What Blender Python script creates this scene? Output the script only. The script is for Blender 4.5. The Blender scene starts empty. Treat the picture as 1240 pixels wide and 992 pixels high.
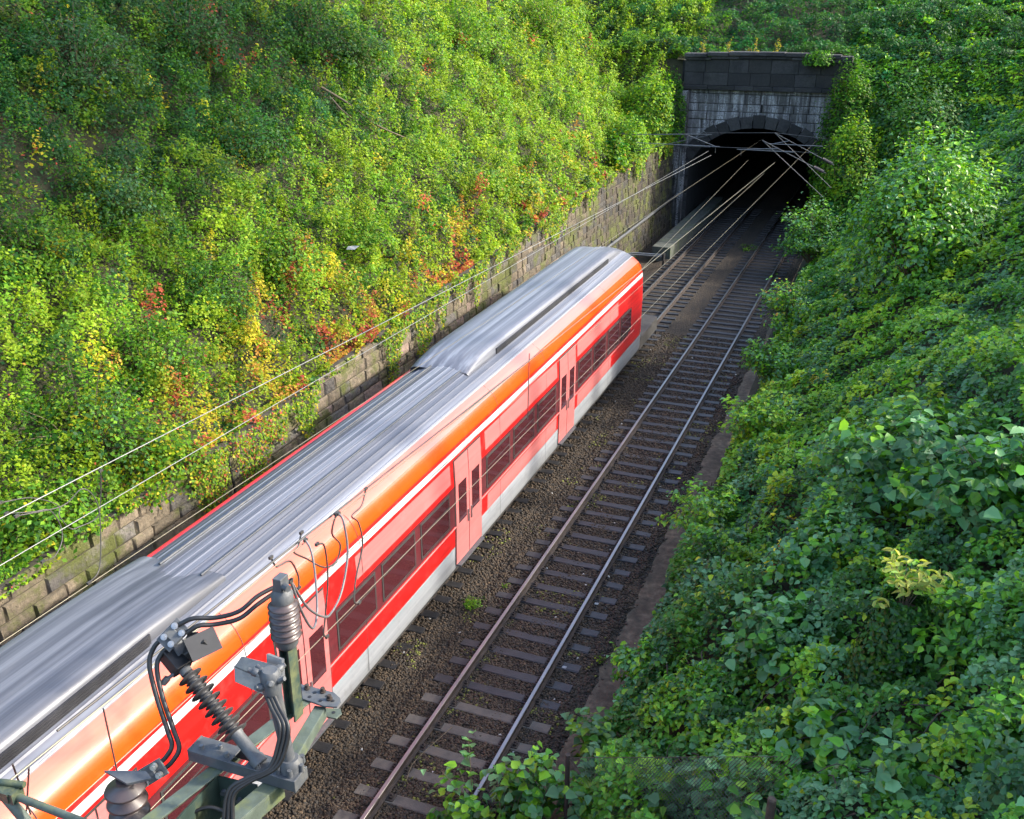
import bpy, math, random
import numpy as np
from mathutils import Vector, Matrix
random.seed(7); RNG = np.random.default_rng(7)
R = math.radians
sc = bpy.context.scene
COL = sc.collection

# ------------------------------------------------------------------ camera model (surveyed from the photograph)
F, CX, CY, CAMH = 1190.0, 620.0, 496.0, 12.24
PITCH = math.atan2(492, F); YAW = math.atan2(503, math.hypot(F, 492))
ct, st = math.cos(PITCH), math.sin(PITCH); cy_, sy_ = math.cos(YAW), math.sin(YAW)
def ray(px, py):
    u = px-CX; v = py-CY; f = F*ct-v*st
    return (u*cy_-f*sy_, u*sy_+f*cy_, -F*st-v*ct)
def at(px, py, z=None, x=None, y=None, d=None):
    r = ray(px, py)
    if d is not None: t = d/F
    elif z is not None: t = (z-CAMH)/r[2]
    elif x is not None: t = x/r[0]
    else: t = y/r[1]
    return Vector((r[0]*t, r[1]*t, CAMH+r[2]*t))
def proj(p):
    x, y, z = p; r = x*cy_+y*sy_; f = -x*sy_+y*cy_; h = z-CAMH
    d = f*ct-h*st; up = f*st+h*ct
    return CX+F*r/d, CY-F*up/d
def lift(base, py):
    lo, hi = base[2]-1, base[2]+4
    for _ in range(40):
        m = (lo+hi)/2
        if proj((base[0], base[1], m))[1] > py: lo = m
        else: hi = m
    return Vector((base[0], base[1], lo))

# ------------------------------------------------------------------ materials
def mat(name):
    m = bpy.data.materials.new(name); m.use_nodes = True
    nt = m.node_tree; b = nt.nodes['Principled BSDF']
    return m, nt, b
def N(nt, t, **k):
    n = nt.nodes.new(t)
    for a, v in k.items():
        if a.startswith('i_'): n.inputs[a[2:].replace('_', ' ')].default_value = v
        else: setattr(n, a, v)
    return n
def ramp(nt, stops):
    n = nt.nodes.new('ShaderNodeValToRGB'); e = n.color_ramp.elements
    while len(e) < len(stops): e.new(0.5)
    for i, (p, c) in enumerate(stops):
        e[i].position = p; e[i].color = (*c, 1) if len(c) == 3 else c
    return n
def mixc(nt, fac, a, b, blend='MIX'):
    n = nt.nodes.new('ShaderNodeMix'); n.data_type = 'RGBA'; n.blend_type = blend
    for s, v in ((n.inputs[0], fac), (n.inputs[6], a), (n.inputs[7], b)):
        if hasattr(v, 'is_linked'): nt.links.new(v, s)
        elif isinstance(v, (int, float)): s.default_value = v
        else: s.default_value = (*v, 1)
    return n.outputs[2]
def noise(nt, scale, detail=4, rough=.55, vec=None, obj=True):
    n = N(nt, 'ShaderNodeTexNoise'); n.inputs['Scale'].default_value = scale
    n.inputs['Detail'].default_value = detail; n.inputs['Roughness'].default_value = rough
    if vec is None:
        vec = N(nt, 'ShaderNodeNewGeometry').outputs['Position']
    nt.links.new(vec, n.inputs['Vector'])
    return n
def scaled(nt, s):
    g = N(nt, 'ShaderNodeNewGeometry'); m = N(nt, 'ShaderNodeVectorMath', operation='MULTIPLY')
    nt.links.new(g.outputs['Position'], m.inputs[0]); m.inputs[1].default_value = s
    return m.outputs[0]
def bump(nt, b, h, strength=.5, dist=.02):
    n = N(nt, 'ShaderNodeBump'); n.inputs['Strength'].default_value = strength; n.inputs['Distance'].default_value = dist
    nt.links.new(h, n.inputs['Height']); nt.links.new(n.outputs[0], b.inputs['Normal'])
def simple(name, col, rough=.5, metal=0., var=.25, scale=6., bmp=0., coat=0., dirt=None, dscale=2.):
    m, nt, b = mat(name)
    n = noise(nt, scale, 5)
    r = ramp(nt, [(.3, [c*(1-var) for c in col]), (.7, [min(1, c*(1+var)) for c in col])])
    nt.links.new(n.outputs['Fac'], r.inputs[0]); out = r.outputs[0]
    if dirt:
        n2 = noise(nt, dscale, 6, .65); r2 = ramp(nt, [(.5, (0, 0, 0)), (.68, (1, 1, 1))])
        nt.links.new(n2.outputs['Fac'], r2.inputs[0]); out = mixc(nt, r2.outputs[0], out, dirt)
    nt.links.new(out, b.inputs['Base Color'])
    b.inputs['Roughness'].default_value = rough; b.inputs['Metallic'].default_value = metal
    b.inputs['Coat Weight'].default_value = coat; b.inputs['Coat Roughness'].default_value = .12
    if bmp:
        n3 = noise(nt, scale*6, 4); bump(nt, b, n3.outputs['Fac'], bmp, .01)
    return m
def leaf_mat(name, trans=.3, rough=.55):
    m, nt, b = mat(name)
    a = N(nt, 'ShaderNodeAttribute', attribute_name='tint')
    nt.links.new(a.outputs['Color'], b.inputs['Base Color']); b.inputs['Roughness'].default_value = rough
    b.inputs['Specular IOR Level'].default_value = .22
    t = N(nt, 'ShaderNodeBsdfTranslucent')
    tc = mixc(nt, 1.0, a.outputs['Color'], (1.25, 1.3, .55), 'MULTIPLY'); nt.links.new(tc, t.inputs['Color'])
    mx = N(nt, 'ShaderNodeMixShader'); mx.inputs[0].default_value = trans
    nt.links.new(b.outputs[0], mx.inputs[1]); nt.links.new(t.outputs[0], mx.inputs[2])
    nt.links.new(mx.outputs[0], nt.nodes['Material Output'].inputs['Surface'])
    return m
def stone_mat(name, moss=(.075, .085, .018), mossamt=.55, streak=None, rough=.9):
    m, nt, b = mat(name)
    a = N(nt, 'ShaderNodeAttribute', attribute_name='tint')
    n = noise(nt, 9, 6, .65); r = ramp(nt, [(.25, (.45, .45, .45)), (.75, (1.35, 1.3, 1.25))])
    nt.links.new(n.outputs['Fac'], r.inputs[0])
    c = mixc(nt, 1., a.outputs['Color'], r.outputs[0], 'MULTIPLY')
    n2 = noise(nt, .9, 6, .7); r2 = ramp(nt, [(mossamt, (0, 0, 0)), (mossamt+.12, (1, 1, 1))])
    nt.links.new(n2.outputs['Fac'], r2.inputs[0])
    c = mixc(nt, r2.outputs[0], c, moss)
    if streak:
        n3 = noise(nt, 1., 5, .6, scaled(nt, (3.4, 1., .28)))
        r3 = ramp(nt, [(.47, (0, 0, 0)), (.62, (1, 1, 1))]); nt.links.new(n3.outputs['Fac'], r3.inputs[0])
        n4 = noise(nt, 14, 4); r4 = ramp(nt, [(.35, (0, 0, 0)), (.6, (1, 1, 1))]); nt.links.new(n4.outputs['Fac'], r4.inputs[0])
        k = mixc(nt, 1., r3.outputs[0], r4.outputs[0], 'MULTIPLY')
        c = mixc(nt, k, c, streak)
    nt.links.new(c, b.inputs['Base Color']); b.inputs['Roughness'].default_value = rough
    n5 = noise(nt, 16, 6, .7); bump(nt, b, n5.outputs['Fac'], .9, .05)
    return m

M = {}
M['leaf'] = leaf_mat('leaf', .42)
M['leaf_right'] = leaf_mat('leaf_glossy', .3, .42)
M['leaf_right'].node_tree.nodes['Principled BSDF'].inputs['Specular IOR Level'].default_value = .38
M['leaf_dark'] = leaf_mat('leaf_waxy', .16, .38)
M['soil'] = simple('soil', (.03, .03, .013), .95, var=.5, scale=3, bmp=.8)
M['bark'] = simple('bark', (.06, .045, .032), .9, var=.4, scale=12, bmp=.6)
M['twig'] = simple('twig', (.11, .085, .05), .8, var=.4, scale=20)
M['stone'] = stone_mat('wall_stone', mossamt=.485)
M['mortar'] = simple('mortar', (.04, .034, .026), .95, var=.5, scale=5, bmp=.6, dirt=(.05, .055, .018))
M['portal'] = stone_mat('sooty_stone', moss=(.02, .021, .016), mossamt=.66, streak=(.40, .40, .42))
M['soot'] = stone_mat('soot_black_stone', moss=(.016, .016, .018), mossamt=.5)
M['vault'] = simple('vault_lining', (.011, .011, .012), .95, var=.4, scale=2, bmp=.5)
M['plinth'] = stone_mat('mossy_plinth', moss=(.05, .062, .012), mossamt=.44)
M['concrete'] = simple('concrete', (.07, .076, .066), .9, var=.3, scale=3, bmp=.4, dirt=(.08, .1, .05), dscale=1.1)
M['steel_galv'] = simple('galvanised_steel', (.14, .148, .16), .45, .6, .2, 9, .15, dirt=(.2, .2, .19), dscale=7)
M['steel_grey'] = simple('grey_paint', (.07, .076, .084), .55, .2, .2, 9, .15, dirt=(.1, .1, .095), dscale=9)
M['steel_green'] = simple('green_paint', (.03, .05, .042), .5, .1, .25, 9, .15, dirt=(.12, .13, .06), dscale=5)
M['steel_pale'] = simple('weathered_green_paint', (.07, .09, .072), .6, .1, .25, 12, .15, dirt=(.12, .14, .05), dscale=4)
M['bolt'] = simple('bolt_steel', (.33, .33, .33), .35, .8, .15, 30)
M['black'] = simple('black_rubber', (.011, .011, .012), .5, 0, .3, 12)
M['silicone'] = simple('grey_silicone', (.03, .03, .033), .6, 0, .25, 12)
M['porcelain'] = simple('brown_porcelain', (.05, .035, .034), .42, 0, .25, 10, coat=.15)
M['cap'] = simple('insulator_cap', (.085, .09, .095), .6, .3, .25, 14, .2)
M['wire'] = simple('contact_wire', (.19, .17, .12), .4, .5, .15, 2)
M['wire_pale'] = simple('aluminium_wire', (.24, .24, .23), .4, .5, .15, 2)
M['wire_dark'] = simple('dark_wire', (.07, .065, .06), .5, .4, .2, 3)
M['cable_grey'] = simple('grey_cable', (.12, .115, .12), .5, .1, .2, 8)
M['rail_top'] = simple('rail_head_steel', (.27, .255, .25), .36, .9, .12, 1.3)
M['rail_side'] = simple('rail_rust', (.040, .029, .024), .8, .2, .35, 6, .3)
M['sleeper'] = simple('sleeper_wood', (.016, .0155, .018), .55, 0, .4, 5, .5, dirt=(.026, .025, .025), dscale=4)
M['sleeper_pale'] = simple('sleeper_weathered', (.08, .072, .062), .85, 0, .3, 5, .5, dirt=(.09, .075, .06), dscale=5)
M['path'] = simple('path_dirt', (.105, .082, .054), .95, 0, .5, 7, 1., dirt=(.05, .04, .026), dscale=1.5)
def ballast_mat():
    m, nt, b = mat('ballast_bed')
    v = N(nt, 'ShaderNodeTexVoronoi'); v.inputs['Scale'].default_value = 17
    g = N(nt, 'ShaderNodeNewGeometry'); nt.links.new(g.outputs['Position'], v.inputs['Vector'])
    hs = N(nt, 'ShaderNodeSeparateColor'); nt.links.new(v.outputs['Color'], hs.inputs[0])
    r = ramp(nt, [(0, (.015, .0105, .006)), (.5, (.033, .023, .014)), (1, (.062, .043, .026))]); nt.links.new(hs.outputs[0], r.inputs[0])
    n = noise(nt, .6, 4); r2 = ramp(nt, [(.4, (.6, .6, .6)), (.65, (1.15, 1.1, 1))]); nt.links.new(n.outputs['Fac'], r2.inputs[0])
    c = mixc(nt, 1., r.outputs[0], r2.outputs[0], 'MULTIPLY'); nt.links.new(c, b.inputs['Base Color'])
    b.inputs['Roughness'].default_value = .9
    inv = N(nt, 'ShaderNodeMath', operation='SUBTRACT'); inv.inputs[0].default_value = 1; nt.links.new(v.outputs['Distance'], inv.inputs[1])
    bump(nt, b, inv.outputs[0], 1., .06)
    return m
M['ballast'] = ballast_mat()
def tint_mat(name, rough):
    m, nt, b = mat(name); a = N(nt, 'ShaderNodeAttribute', attribute_name='tint')
    nt.links.new(a.outputs['Color'], b.inputs['Base Color']); b.inputs['Roughness'].default_value = rough; return m
M['pebble'] = tint_mat('ballast_stone', .85)
def train_paint(name, col, rough=.3, streak=.2, dirt=(.12, .08, .07), coat=.3):
    m, nt, b = mat(name)
    n = noise(nt, 1., 4, .6, scaled(nt, (6, .22, 9)))          # wash marks drawn out along the car
    r = ramp(nt, [(.35, [c*(1-streak) for c in col]), (.65, [min(1, c*(1+streak)) for c in col])]); nt.links.new(n.outputs['Fac'], r.inputs[0])
    n2 = noise(nt, 3, 6, .7); r2 = ramp(nt, [(.52, (0, 0, 0)), (.85, (.62, .62, .62))]); nt.links.new(n2.outputs['Fac'], r2.inputs[0])
    c = mixc(nt, r2.outputs[0], r.outputs[0], dirt)
    nt.links.new(c, b.inputs['Base Color']); b.inputs['Roughness'].default_value = rough
    b.inputs['Coat Weight'].default_value = coat; b.inputs['Coat Roughness'].default_value = .1
    return m
M['red'] = train_paint('traffic_red', (.55, .010, .009))
M['highlight_salmon'] = train_paint('highlight_pale_orange', (.60, .125, .085), .3, .12, (.4, .14, .08), .3)  # paler upper part of the sun highlight on the red shoulder, as colour
M['orange'] = train_paint('highlight_orange', (.62, .062, .005), .25, .1, (.45, .1, .03), .6)  # overexposed sunlight on the red shoulder, painted in as orange
M['white'] = train_paint('white_paint', (.5, .5, .52), .35, .05, (.45, .43, .42))
M['pink'] = train_paint('pale_red_paint', (.47, .14, .135), .35, .1, (.5, .2, .2))
M['sill'] = train_paint('sill_grey', (.25, .262, .285), .45, .15, (.10, .085, .07))
M['under'] = simple('underframe', (.03, .028, .027), .8, .1, .3, 5)
def roof_mat(name='roof_silver', g=1.):
    m, nt, b = mat(name)
    n = noise(nt, 1., 5, .6, scaled(nt, (6., .045, 4.)))
    r = ramp(nt, [(p, tuple(v*g for v in c)) for p, c in [(.3, (.055, .06, .076)), (.48, (.125, .13, .155)), (.6, (.20, .21, .24)), (.72, (.33, .34, .375))]]); nt.links.new(n.outputs['Fac'], r.inputs[0])
    n2 = noise(nt, 1., 6, .7, scaled(nt, (3., .5, 3.))); r2 = ramp(nt, [(.55, (0, 0, 0)), (.8, (.7, .7, .7))]); nt.links.new(n2.outputs['Fac'], r2.inputs[0])
    c = mixc(nt, r2.outputs[0], r.outputs[0], (.17, .165, .17)); nt.links.new(c, b.inputs['Base Color'])
    b.inputs['Roughness'].default_value = .42; b.inputs['Metallic'].default_value = .15
    return m
M['roof'] = roof_mat()
M['roof_grey'] = roof_mat('roof_dull', .7)
M['grille'] = simple('roof_grille', (.03, .03, .035), .6, .2, .3, 3)
def glass_mat():
    m, nt, b = mat('tinted_window'); b.inputs['Base Color'].default_value = (.05, .012, .015, 1)
    b.inputs['Roughness'].default_value = .06; b.inputs['Specular IOR Level'].default_value = .6
    return m
M['glass'] = glass_mat()
M['maroon'] = train_paint('window_band_paint', (.095, .016, .02), .3, .15, (.1, .05, .05))
M['lamp_glass'] = simple('lamp_glass', (.8, .8, .78), .1)
M['paper'] = simple('paper', (.3, .3, .3), .8)

# ------------------------------------------------------------------ mesh helpers
def tag(o, label=None, cat=None, group=None, kind=None):
    if label: o['label'] = label
    if cat: o['category'] = cat
    if group: o['group'] = group
    if kind: o['kind'] = kind
    return o
def thing(name, label, cat, loc=(0, 0, 0), group=None):
    o = bpy.data.objects.new(name, None); COL.objects.link(o); o.location = loc; o.empty_display_size = .2
    return tag(o, label, cat, group)
def link(name, me, parent=None, world=True):
    o = bpy.data.objects.new(name, me); COL.objects.link(o)
    if parent is not None:
        o.parent = parent
        if world:
            p = parent; off = Vector((0, 0, 0))
            while p is not None: off += p.location; p = p.parent
            o.location = -off
    return o
class MB:
    def __init__(s): s.v = []; s.f = []; s.m = []; s.t = []; s.sm = []; s.tint = (1, 1, 1)
    def add(s, vs, fs, m=0, smooth=False):
        b = len(s.v); s.v += [tuple(v) for v in vs]
        for f in fs: s.f.append([b+i for i in f]); s.m.append(m); s.t.append(s.tint); s.sm.append(smooth)
    def box(s, c, d, m=0, X=None, Y=None, Z=None):
        c = Vector(c); X = Vector(X or (1, 0, 0)); Y = Vector(Y or (0, 1, 0)); Z = Vector(Z) if Z else X.cross(Y)
        X = X.normalized()*d[0]/2; Y = Y.normalized()*d[1]/2; Z = Z.normalized()*d[2]/2
        vs = [c+X*a+Y*b_+Z*e for e in (-1, 1) for b_ in (-1, 1) for a in (-1, 1)]
        s.add(vs, [(0, 2, 3, 1), (4, 5, 7, 6), (0, 1, 5, 4), (2, 6, 7, 3), (0, 4, 6, 2), (1, 3, 7, 5)], m)
    def bar(s, a, b, w, h, m=0, up=(0, 0, 1)):
        a = Vector(a); b = Vector(b); Y = (b-a); L = Y.length; Y.normalize()
        X = Y.cross(Vector(up)).normalized(); Z = X.cross(Y)
        s.box((a+b)/2, (w, L, h), m, X, Y, Z)
    def tube(s, pts, r, seg=8, m=0, caps=True):
        pts = [Vector(p) for p in pts]; n = len(pts); rr = r if isinstance(r, (list, tuple)) else [r]*n
        t0 = (pts[1]-pts[0]).normalized(); ref = Vector((0, 0, 1)) if abs(t0.z) < .9 else Vector((1, 0, 0))
        u = t0.cross(ref).normalized(); vs = []
        for i in range(n):
            t = (pts[min(i+1, n-1)]-pts[max(i-1, 0)]).normalized()
            u = (u-t*u.dot(t)).normalized(); w = t.cross(u)
            for k in range(seg):
                a = 2*math.pi*k/seg; vs.append(pts[i]+(u*math.cos(a)+w*math.sin(a))*rr[i])
        fs = [(i*seg+k, i*seg+(k+1) % seg, (i+1)*seg+(k+1) % seg, (i+1)*seg+k) for i in range(n-1) for k in range(seg)]
        s.add(vs, fs, m, seg > 4)
        if caps:
            s.add(vs[:seg], [tuple(range(seg))[::-1]], m); s.add(vs[-seg:], [tuple(range(seg))], m)
    def lathe(s, a, b, prof, seg=18, m=0):
        """prof: (fraction along a->b, radius)"""
        a = Vector(a); b = Vector(b); d = b-a
        t = d.normalized(); ref = Vector((0, 0, 1)) if abs(t.z) < .9 else Vector((1, 0, 0))
        u = t.cross(ref).normalized(); w = t.cross(u); vs = []
        for f, r in prof:
            for k in range(seg):
                an = 2*math.pi*k/seg; vs.append(a+d*f+(u*math.cos(an)+w*math.sin(an))*r)
        n = len(prof)
        fs = [(i*seg+k, i*seg+(k+1) % seg, (i+1)*seg+(k+1) % seg, (i+1)*seg+k) for i in range(n-1) for k in range(seg)]
        s.add(vs, fs, m, True)
        s.add(vs[:seg], [tuple(range(seg))[::-1]], m); s.add(vs[-seg:], [tuple(range(seg))], m)
    def prism(s, poly, off, m=0):
        """closed prism from a 3D polygon swept by off"""
        poly = [Vector(p) for p in poly]; off = Vector(off); n = len(poly)
        vs = poly+[p+off for p in poly]
        fs = [tuple(range(n))[::-1], tuple(range(n, 2*n))]+[(i, (i+1) % n, n+(i+1) % n, n+i) for i in range(n)]
        s.add(vs, fs, m)
    def build(s, name, mats, parent=None, tint=False, bevel=0):
        me = bpy.data.meshes.new(name); me.from_pydata(s.v, [], s.f)
        if not isinstance(mats, (list, tuple)): mats = [mats]
        for m in mats: me.materials.append(m)
        me.polygons.foreach_set('material_index', s.m); me.polygons.foreach_set('use_smooth', s.sm)
        if tint:
            at_ = me.attributes.new('tint', 'FLOAT_COLOR', 'FACE')
            at_.data.foreach_set('color', [c for t in s.t for c in (*t, 1)])
        me.update(); o = link(name, me, parent)
        if bevel:
            b = o.modifiers.new('bevel', 'BEVEL'); b.width = bevel; b.segments = 2; b.limit_method = 'ANGLE'; b.angle_limit = R(50)
        return o
def spline(pts, n=8):
    P = [Vector(p) for p in pts]; P = [2*P[0]-P[1]]+P+[2*P[-1]-P[-2]]; out = []
    for i in range(1, len(P)-2):
        for k in range(n):
            t = k/n; a, b, c, d = P[i-1], P[i], P[i+1], P[i+2]
            out.append(.5*((2*b)+(c-a)*t+(2*a-5*b+4*c-d)*t*t+(3*b-a-3*c+d)*t**3))
    out.append(P[-2]); return out

# ------------------------------------------------------------------ value noise
_T = RNG.random((256, 256))
def vn(x, y):
    x = np.asarray(x, float); y = np.asarray(y, float)
    i = np.floor(x).astype(int); j = np.floor(y).astype(int); fx = x-i; fy = y-j
    fx = fx*fx*(3-2*fx); fy = fy*fy*(3-2*fy)
    g = lambda a, b: _T[a % 256, b % 256]
    return (g(i, j)*(1-fx)+g(i+1, j)*fx)*(1-fy)+(g(i, j+1)*(1-fx)+g(i+1, j+1)*fx)*fy
def fbm(x, y, o=4):
    s = 0; a = .5; t = 0
    for k in range(o): s = s+a*vn(x*2**k+17*k, y*2**k+31*k); t += a; a *= .5
    return s/t

# ------------------------------------------------------------------ terrain
WALLX = -12.75
def wall_top(y): return np.interp(y, [0, 10, 18, 34, 52, 62], [3.2, 3.35, 3.45, 4.35, 4.8, 5.0])
def toe(y): return np.interp(y, [0, 12, 20, 30, 40, 62], [-3.5, -3.72, -3.72, -3.8, -4.15, -4.3])
PORT_Y = 60.0
def wing(x, y): return np.where(y < 61.3, 9.3-(61.3-y)*1.15, -99)
def h_left0(x, y): return wall_top(y)-.15+np.maximum(0, WALLX-.35-x)*.82+(fbm(x*.45+9, y*.45)-.5)*.9*np.clip((WALLX-x)/3, 0, 1)
def h_left(x, y): return np.minimum(np.maximum(h_left0(x, y), np.where(x < WALLX-.45, wing(x, y)-np.clip(x-(WALLX-1.4), 0, 1)*3, -99)), 13.6)
def h_right0(x, y): return -.3+np.maximum(0, x-toe(y))*.75+(fbm(x*.4+40, y*.4+7)-.5)*.8*np.clip((x-toe(y))/2, 0, 1)
def h_right(x, y): return np.minimum(np.maximum(h_right0(x, y), np.where(x > -3.4, wing(x, y)+.1, -99)), 12.9)
def h_back(x, y): return 9.15+np.maximum(0, y-PORT_Y-1.5)*.42+(fbm(x*.3+3, y*.3+70)-.5)*1.2*np.clip((y-63)/3, 0, 1)
def terrain(x, y):
    x = np.asarray(x, float); y = np.asarray(y, float)
    z = np.full(np.broadcast(x, y).shape, -.3)
    z = np.where(x < WALLX-.3, h_left(x, y), z)
    z = np.where(x > toe(y), np.maximum(h_right(x, y), -.3), z)
    b = h_back(x, y)
    return np.where(y > PORT_Y+1.2, np.maximum(z, b), z)
def ground_z(x, y): return float(terrain(x, y))
def hit(px, py):
    r = Vector(ray(px, py)).normalized(); o = Vector((0, 0, CAMH)); t = 5
    while t < 200:
        p = o+r*t
        if p.z < ground_z(p.x, p.y): return p
        t += .1
    return o+r*100
def sheet(name, xs, ys, fn, m):
    X, Y = np.meshgrid(xs, ys); Z = fn(X, Y); nx, ny = len(xs), len(ys)
    v = np.stack([X, Y, Z], -1).reshape(-1, 3)
    f = [(j*nx+i, j*nx+i+1, (j+1)*nx+i+1, (j+1)*nx+i) for j in range(ny-1) for i in range(nx-1)]
    me = bpy.data.meshes.new(name); me.from_pydata(v.tolist(), [], f); me.materials.append(m)
    me.polygons.foreach_set('use_smooth', [True]*len(f)); me.update()
    return tag(link(name, me), kind='structure')
def bed(X, Y):
    z = np.full(X.shape, -.42)
    for c in (-5.96, -9.46):
        z = np.maximum(z, np.interp(np.abs(X-c), [0, 1.5, 2.0], [-.225, -.235, -.42]))
    z = np.where((X > -9.46) & (X < -5.96), np.maximum(z, -.27), z)
    return z+(fbm(X*1.5, Y*1.5)-.5)*.05
sheet('trackbed', np.arange(-13.2, -3.2, .25), np.arange(-10, 112, .5), bed, M['ballast'])
g0 = sheet('ground', np.array([-400, -60, 60, 400.]), np.array([-300, -60, 60, 110, 900.]), lambda X, Y: np.full(X.shape, -1.6), M['soil'])
sheet('footpath', np.arange(-4.62, -3.0, .12), np.arange(-8, 45, .4), lambda X, Y: -.29-.06*np.clip(-4.3-X, 0, 1)*4+(fbm(X*2, Y*2)-.5)*.14, M['path'])
sheet('hillside', np.concatenate([np.arange(-40, -14, .8), np.arange(-14, WALLX-.25, .12)]), np.arange(-12, 120, .8), lambda X, Y: np.where(Y > 61, np.maximum(h_left(X, Y), np.where(Y > 61.2, h_back(X, Y), 0)), h_left(X, Y)), M['soil'])
def rt(X, Y):
    x = toe(Y)+X; z = h_right(x, Y)
    return np.where(Y > 61.2, np.maximum(z, h_back(x, Y)), z)
xs = np.concatenate([np.arange(0, 6, .4), np.arange(6, 40, 1.)]); ys = np.arange(-12, 120, .8)
o = sheet('hillside', xs, ys, rt, M['soil'])
co = np.empty(len(o.data.vertices)*3); o.data.vertices.foreach_get('co', co); co = co.reshape(-1, 3); co[:, 0] += toe(co[:, 1]); o.data.vertices.foreach_set('co', co.ravel()); o.data.update()
sheet('hillside', np.arange(-13.4, -2.6, .5), np.concatenate([[61.3], np.arange(62, 120, .8)]), lambda X, Y: h_back(X, Y), M['soil'])

# ------------------------------------------------------------------ leaves
class Leaves:
    def __init__(s): s.c = []; s.n = []; s.s = []; s.k = []
    def add(s, c, n, size, col):
        c = np.asarray(c, float).reshape(-1, 3); k = len(c)
        s.c.append(c); s.n.append(np.broadcast_to(n, (k, 3))); s.s.append(np.broadcast_to(size, (k,))); s.k.append(np.broadcast_to(col, (k, 3)))
    def build(s, name, m, parent=None, fold=False, tilt=.5, aspect=.75, hang=.0):
        c = np.concatenate(s.c); n = np.concatenate(s.n)+RNG.normal(0, tilt, c.shape); z = np.concatenate(s.s); k = np.concatenate(s.k)
        n /= np.linalg.norm(n, axis=1, keepdims=True)+1e-9
        t = RNG.normal(0, 1, c.shape); t[:, 2] -= hang; t -= n*(t*n).sum(1, keepdims=True); t /= np.linalg.norm(t, axis=1, keepdims=True)+1e-9
        b = np.cross(n, t); L = z[:, None]; W = L*aspect*RNG.uniform(.62, 1.15, (len(c), 1)); q = len(c)
        if fold:
            up = n*L*.10
            P = [c-t*L*.46, c-t*L*.24+b*W*.48+up, c+t*L*.14+b*W*.36+up*1.2, c+t*L*.60-up*1.3, c+t*L*.14-b*W*.36+up*1.2, c-t*L*.24-b*W*.48+up]
            v = np.stack(P, 1).reshape(-1, 3); base = np.arange(q)[:, None]*6
            f = np.concatenate([base+np.array([[0, 1, 2, 3]]), base+np.array([[0, 3, 4, 5]])], 1).reshape(-1, 4); k = np.repeat(k, 2, 0)
        else:
            P = [c-t*L*.5, c+b*W*.5+n*L*.07, c+t*L*.5, c-b*W*.5+n*L*.07]
            v = np.stack(P, 1).reshape(-1, 3); f = np.arange(q*4).reshape(-1, 4)
        me = bpy.data.meshes.new(name); nf = len(f)
        me.vertices.add(len(v)); me.vertices.foreach_set('co', v.astype(np.float32).ravel())
        me.loops.add(nf*4); me.loops.foreach_set('vertex_index', f.astype(np.int32).ravel())
        me.polygons.add(nf); me.polygons.foreach_set('loop_start', (np.arange(nf)*4).astype(np.int32))
        me.polygons.foreach_set('loop_total', np.full(nf, 4, np.int32))
        a = me.attributes.new('tint', 'FLOAT_COLOR', 'FACE')
        a.data.foreach_set('color', np.concatenate([np.clip(k, .002, 1), np.ones((nf, 1))], 1).astype(np.float32).ravel())
        me.materials.append(m); me.update(calc_edges=True)
        return link(name, me, parent)
C = {k: np.array(v) for k, v in dict(
    ygreen=(.205, .30, .012), lime=(.125, .255, .014), green=(.050, .150, .010), mid=(.034, .105, .012), dark=(.018, .062, .011), blue=(.028, .092, .028), emerald=(.018, .115, .022),
    yellow=(.42, .36, .02), red=(.36, .075, .04), orange=(.40, .20, .03), olive=(.085, .125, .014), brown=(.07, .042, .02), sage=(.070, .160, .062)).items()}
def pick(names, w, n, var=.28):
    w = np.array(w, float); i = RNG.choice(len(names), n, p=w/w.sum()); c = np.stack([C[x] for x in names])[i]
    return c*RNG.uniform(1-var, 1+var, (n, 1))*RNG.uniform(.93, 1.07, (n, 3))
def blend_cols(n, pairs, cell=None, share=.72):
    """pairs: [(colour name, weight array)]; one colour per leaf, most leaves sharing the pick of the plant (cell) they grow on"""
    W = np.stack([np.broadcast_to(w, (n,)) for _, w in pairs], 1).astype(float); W = np.clip(W, 0, None)+1e-6; W /= W.sum(1, keepdims=True)
    u = RNG.random((n, 1)); br = np.ones((n, 1))
    if cell is not None:
        a, b = cell; a = a+.5*(fbm(a*1.3+5, b*1.3+2)-.5); b = b+.5*(fbm(a*1.3+45, b*1.3+21)-.5)
        ia = np.floor(a/.55); ib = np.floor(b/.55); h = np.abs(np.sin(ia*12.9898+ib*78.233)*43758.5453) % 1; h2 = np.abs(np.sin(ia*39.346+ib*11.135)*24634.6345) % 1
        m = RNG.random(n) < share; u[m, 0] = h[m]; br = (.78+.44*h2)[:, None]
    i = (np.cumsum(W, 1) < u).sum(1).clip(0, len(pairs)-1)
    c = np.stack([C[p] for p, _ in pairs])[i]
    return br*c*RNG.uniform(.82, 1.2, (n, 1))*RNG.uniform(.93, 1.07, (n, 3))
sm = lambda a, b, x: np.clip((x-a)/(b-a), 0, 1)

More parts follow.
